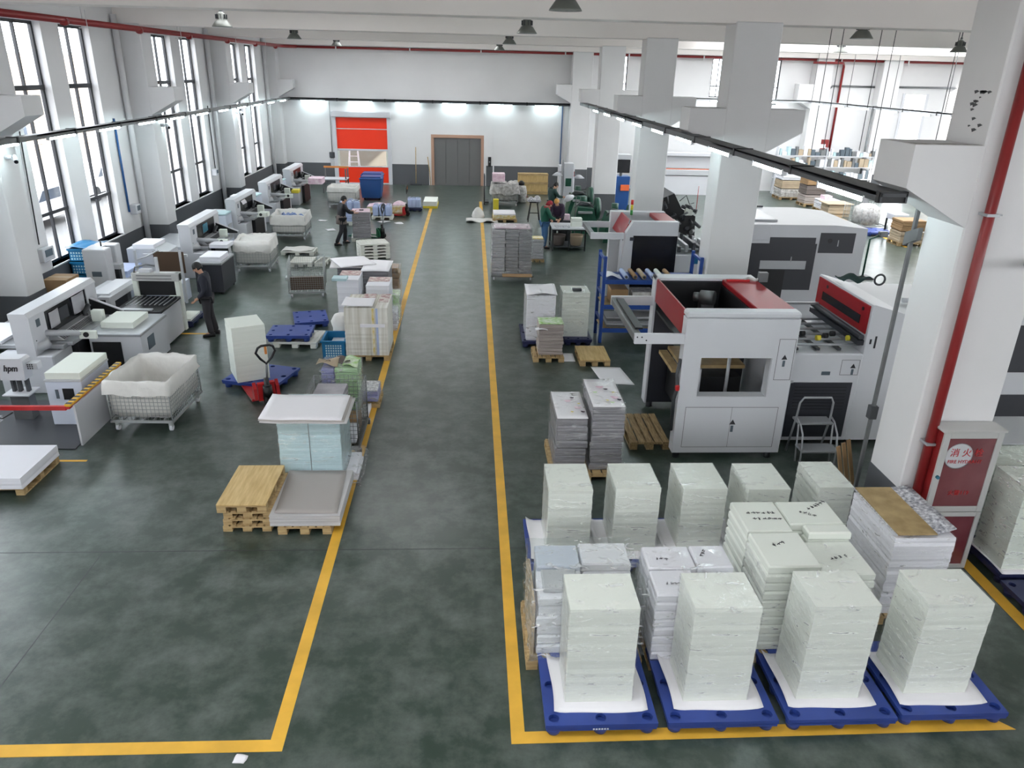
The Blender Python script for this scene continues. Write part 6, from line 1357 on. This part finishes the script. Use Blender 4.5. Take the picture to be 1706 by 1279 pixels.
    for s in ('l','r'):
        hp, kn, an, to = V(J['hp_'+s]), V(J['kn_'+s]), V(J['an_'+s]), V(J['to_'+s])
        i = ad3(hp, .105, a); i = ad3((hp+kn)/2, .097, i); i = ad3(kn, .08, i); i = ad3(kn*.5+an*.5, .077, i); ad3(an+V((0,0,-.03)), .074, i)
        d = (to-an); d.z = 0; d.normalize(); c0 = V((an.x, an.y, 0)); sd = V((d.y, -d.x, 0)); g = G(); pr = []
        for q, w, hh in ((-.075,.032,.075),(-.03,.042,.10),(.06,.045,.08),(.14,.046,.055),(.19,.03,.04)):
            pr.append([tuple(c0+d*q+sd*(w*cx)+V((0,0,hh*cz+.002))) for cx, cz in ((-1,0),(1,0),(1,.55),(.6,1),(-.6,1),(-1,.55))])
        g.rings(pr, smooth=True).build('shoe', 'shoe', t)
    skin('trousers', v3, e3, r3, trousers, t)
    if extra: extra(t)
    return t
def stand(**k):
    J = dict(pelvis=(0,0,.93), spine=(0,.0,1.08), chest=(0,0,1.28), neck=(0,.01,1.45), head=(0,.03,1.56),
             sh_l=(-.18,0,1.37), el_l=(-.23,-.02,1.09), wr_l=(-.22,.08,.86), sh_r=(.18,0,1.37), el_r=(.23,-.02,1.09), wr_r=(.22,.08,.86),
             hp_l=(-.09,0,.86), kn_l=(-.1,.02,.48), an_l=(-.1,-.03,.09), to_l=(-.12,.1,.05), hp_r=(.09,0,.86), kn_r=(.1,.02,.48), an_r=(.1,-.03,.09), to_r=(.12,.1,.05))
    J.update(k); return J
person('person in a dark navy jacket standing beside the roller table, head bent down', (-5.88, 16.55, 0), R(98),
       stand(head=(0,.10,1.55), neck=(0,.045,1.45), chest=(0,.02,1.28), wr_l=(-.17,.16,.90), el_l=(-.23,-.03,1.08), wr_r=(.19,.14,.88), an_r=(.1,-.1,.09), to_r=(.12,.03,.05), kn_r=(.1,-.03,.48)),
       'cloth_navy', 'cloth_trouser', 'hair', look=(0,1,-.55))
def tied(t): G().lathe([(.185,.0),(.17,.2),(.15,.3)], n=18, z=.72).build('tied_coat', 'cloth_grey', t)
person('person in black pushing a grey printed stack on a pallet, seen from behind', (-4.44, 26.3, 0), R(-62),
       stand(chest=(0,.06,1.24), neck=(0,.1,1.40), head=(0,.13,1.51), sh_l=(-.18,.06,1.33), sh_r=(.18,.06,1.33), el_r=(.22,.2,1.12), wr_r=(.16,.42,1.08), el_l=(-.22,.18,1.12), wr_l=(-.14,.42,1.10), kn_l=(-.12,.16,.48), an_l=(-.12,.12,.09), to_l=(-.13,.26,.05), kn_r=(.11,-.06,.48), an_r=(.11,-.26,.1), to_r=(.12,-.13,.05)),
       'cloth_black', 'cloth_black', 'hair', tied, look=(.15,1,-.2))
person('person in green top, blue trousers and dark red scarf at the work table', (2.55, 26.1, 0), R(-75),
       stand(chest=(0,.04,1.25), neck=(0,.09,1.41), head=(0,.15,1.50), el_r=(.22,.14,1.1), wr_r=(.14,.36,1.0), el_l=(-.22,.14,1.1), wr_l=(-.14,.36,1.0)),
       'cloth_green', 'cloth_blue', 'cloth_red', lambda t: G().lathe([(.13,0),(.12,.06),(.085,.1)], cy=.05, n=16, z=1.34).build('scarf', 'cloth_red', t), .05, look=(0,1,-.4))
person('person in a dark purple jacket with ginger hair bending over the work table', (3.12, 27.1, 0), R(160),
       stand(pelvis=(0,-.05,.93), spine=(0,.0,1.08), chest=(0,.12,1.26), neck=(0,.22,1.40), head=(0,.30,1.48), sh_l=(-.18,.12,1.34), sh_r=(.18,.12,1.34), el_l=(-.24,.2,1.08), wr_l=(-.16,.36,.9), el_r=(.24,.2,1.08), wr_r=(.14,.38,.9)),
       'cloth_purple', 'cloth_black', 'hair_ginger', None, .06, look=(0,1,-.6))
person('person in a dark green jacket working at the far green press', (3.25, 30.6, 0), R(-70),
       stand(chest=(0,.05,1.25), neck=(0,.09,1.42), head=(0,.14,1.52), el_r=(.22,.18,1.12), wr_r=(.14,.42,1.08), el_l=(-.22,.18,1.12), wr_l=(-.14,.42,1.08)),
       'cloth_dark_green', 'cloth_navy', 'hair', None, look=(0,1,-.35))
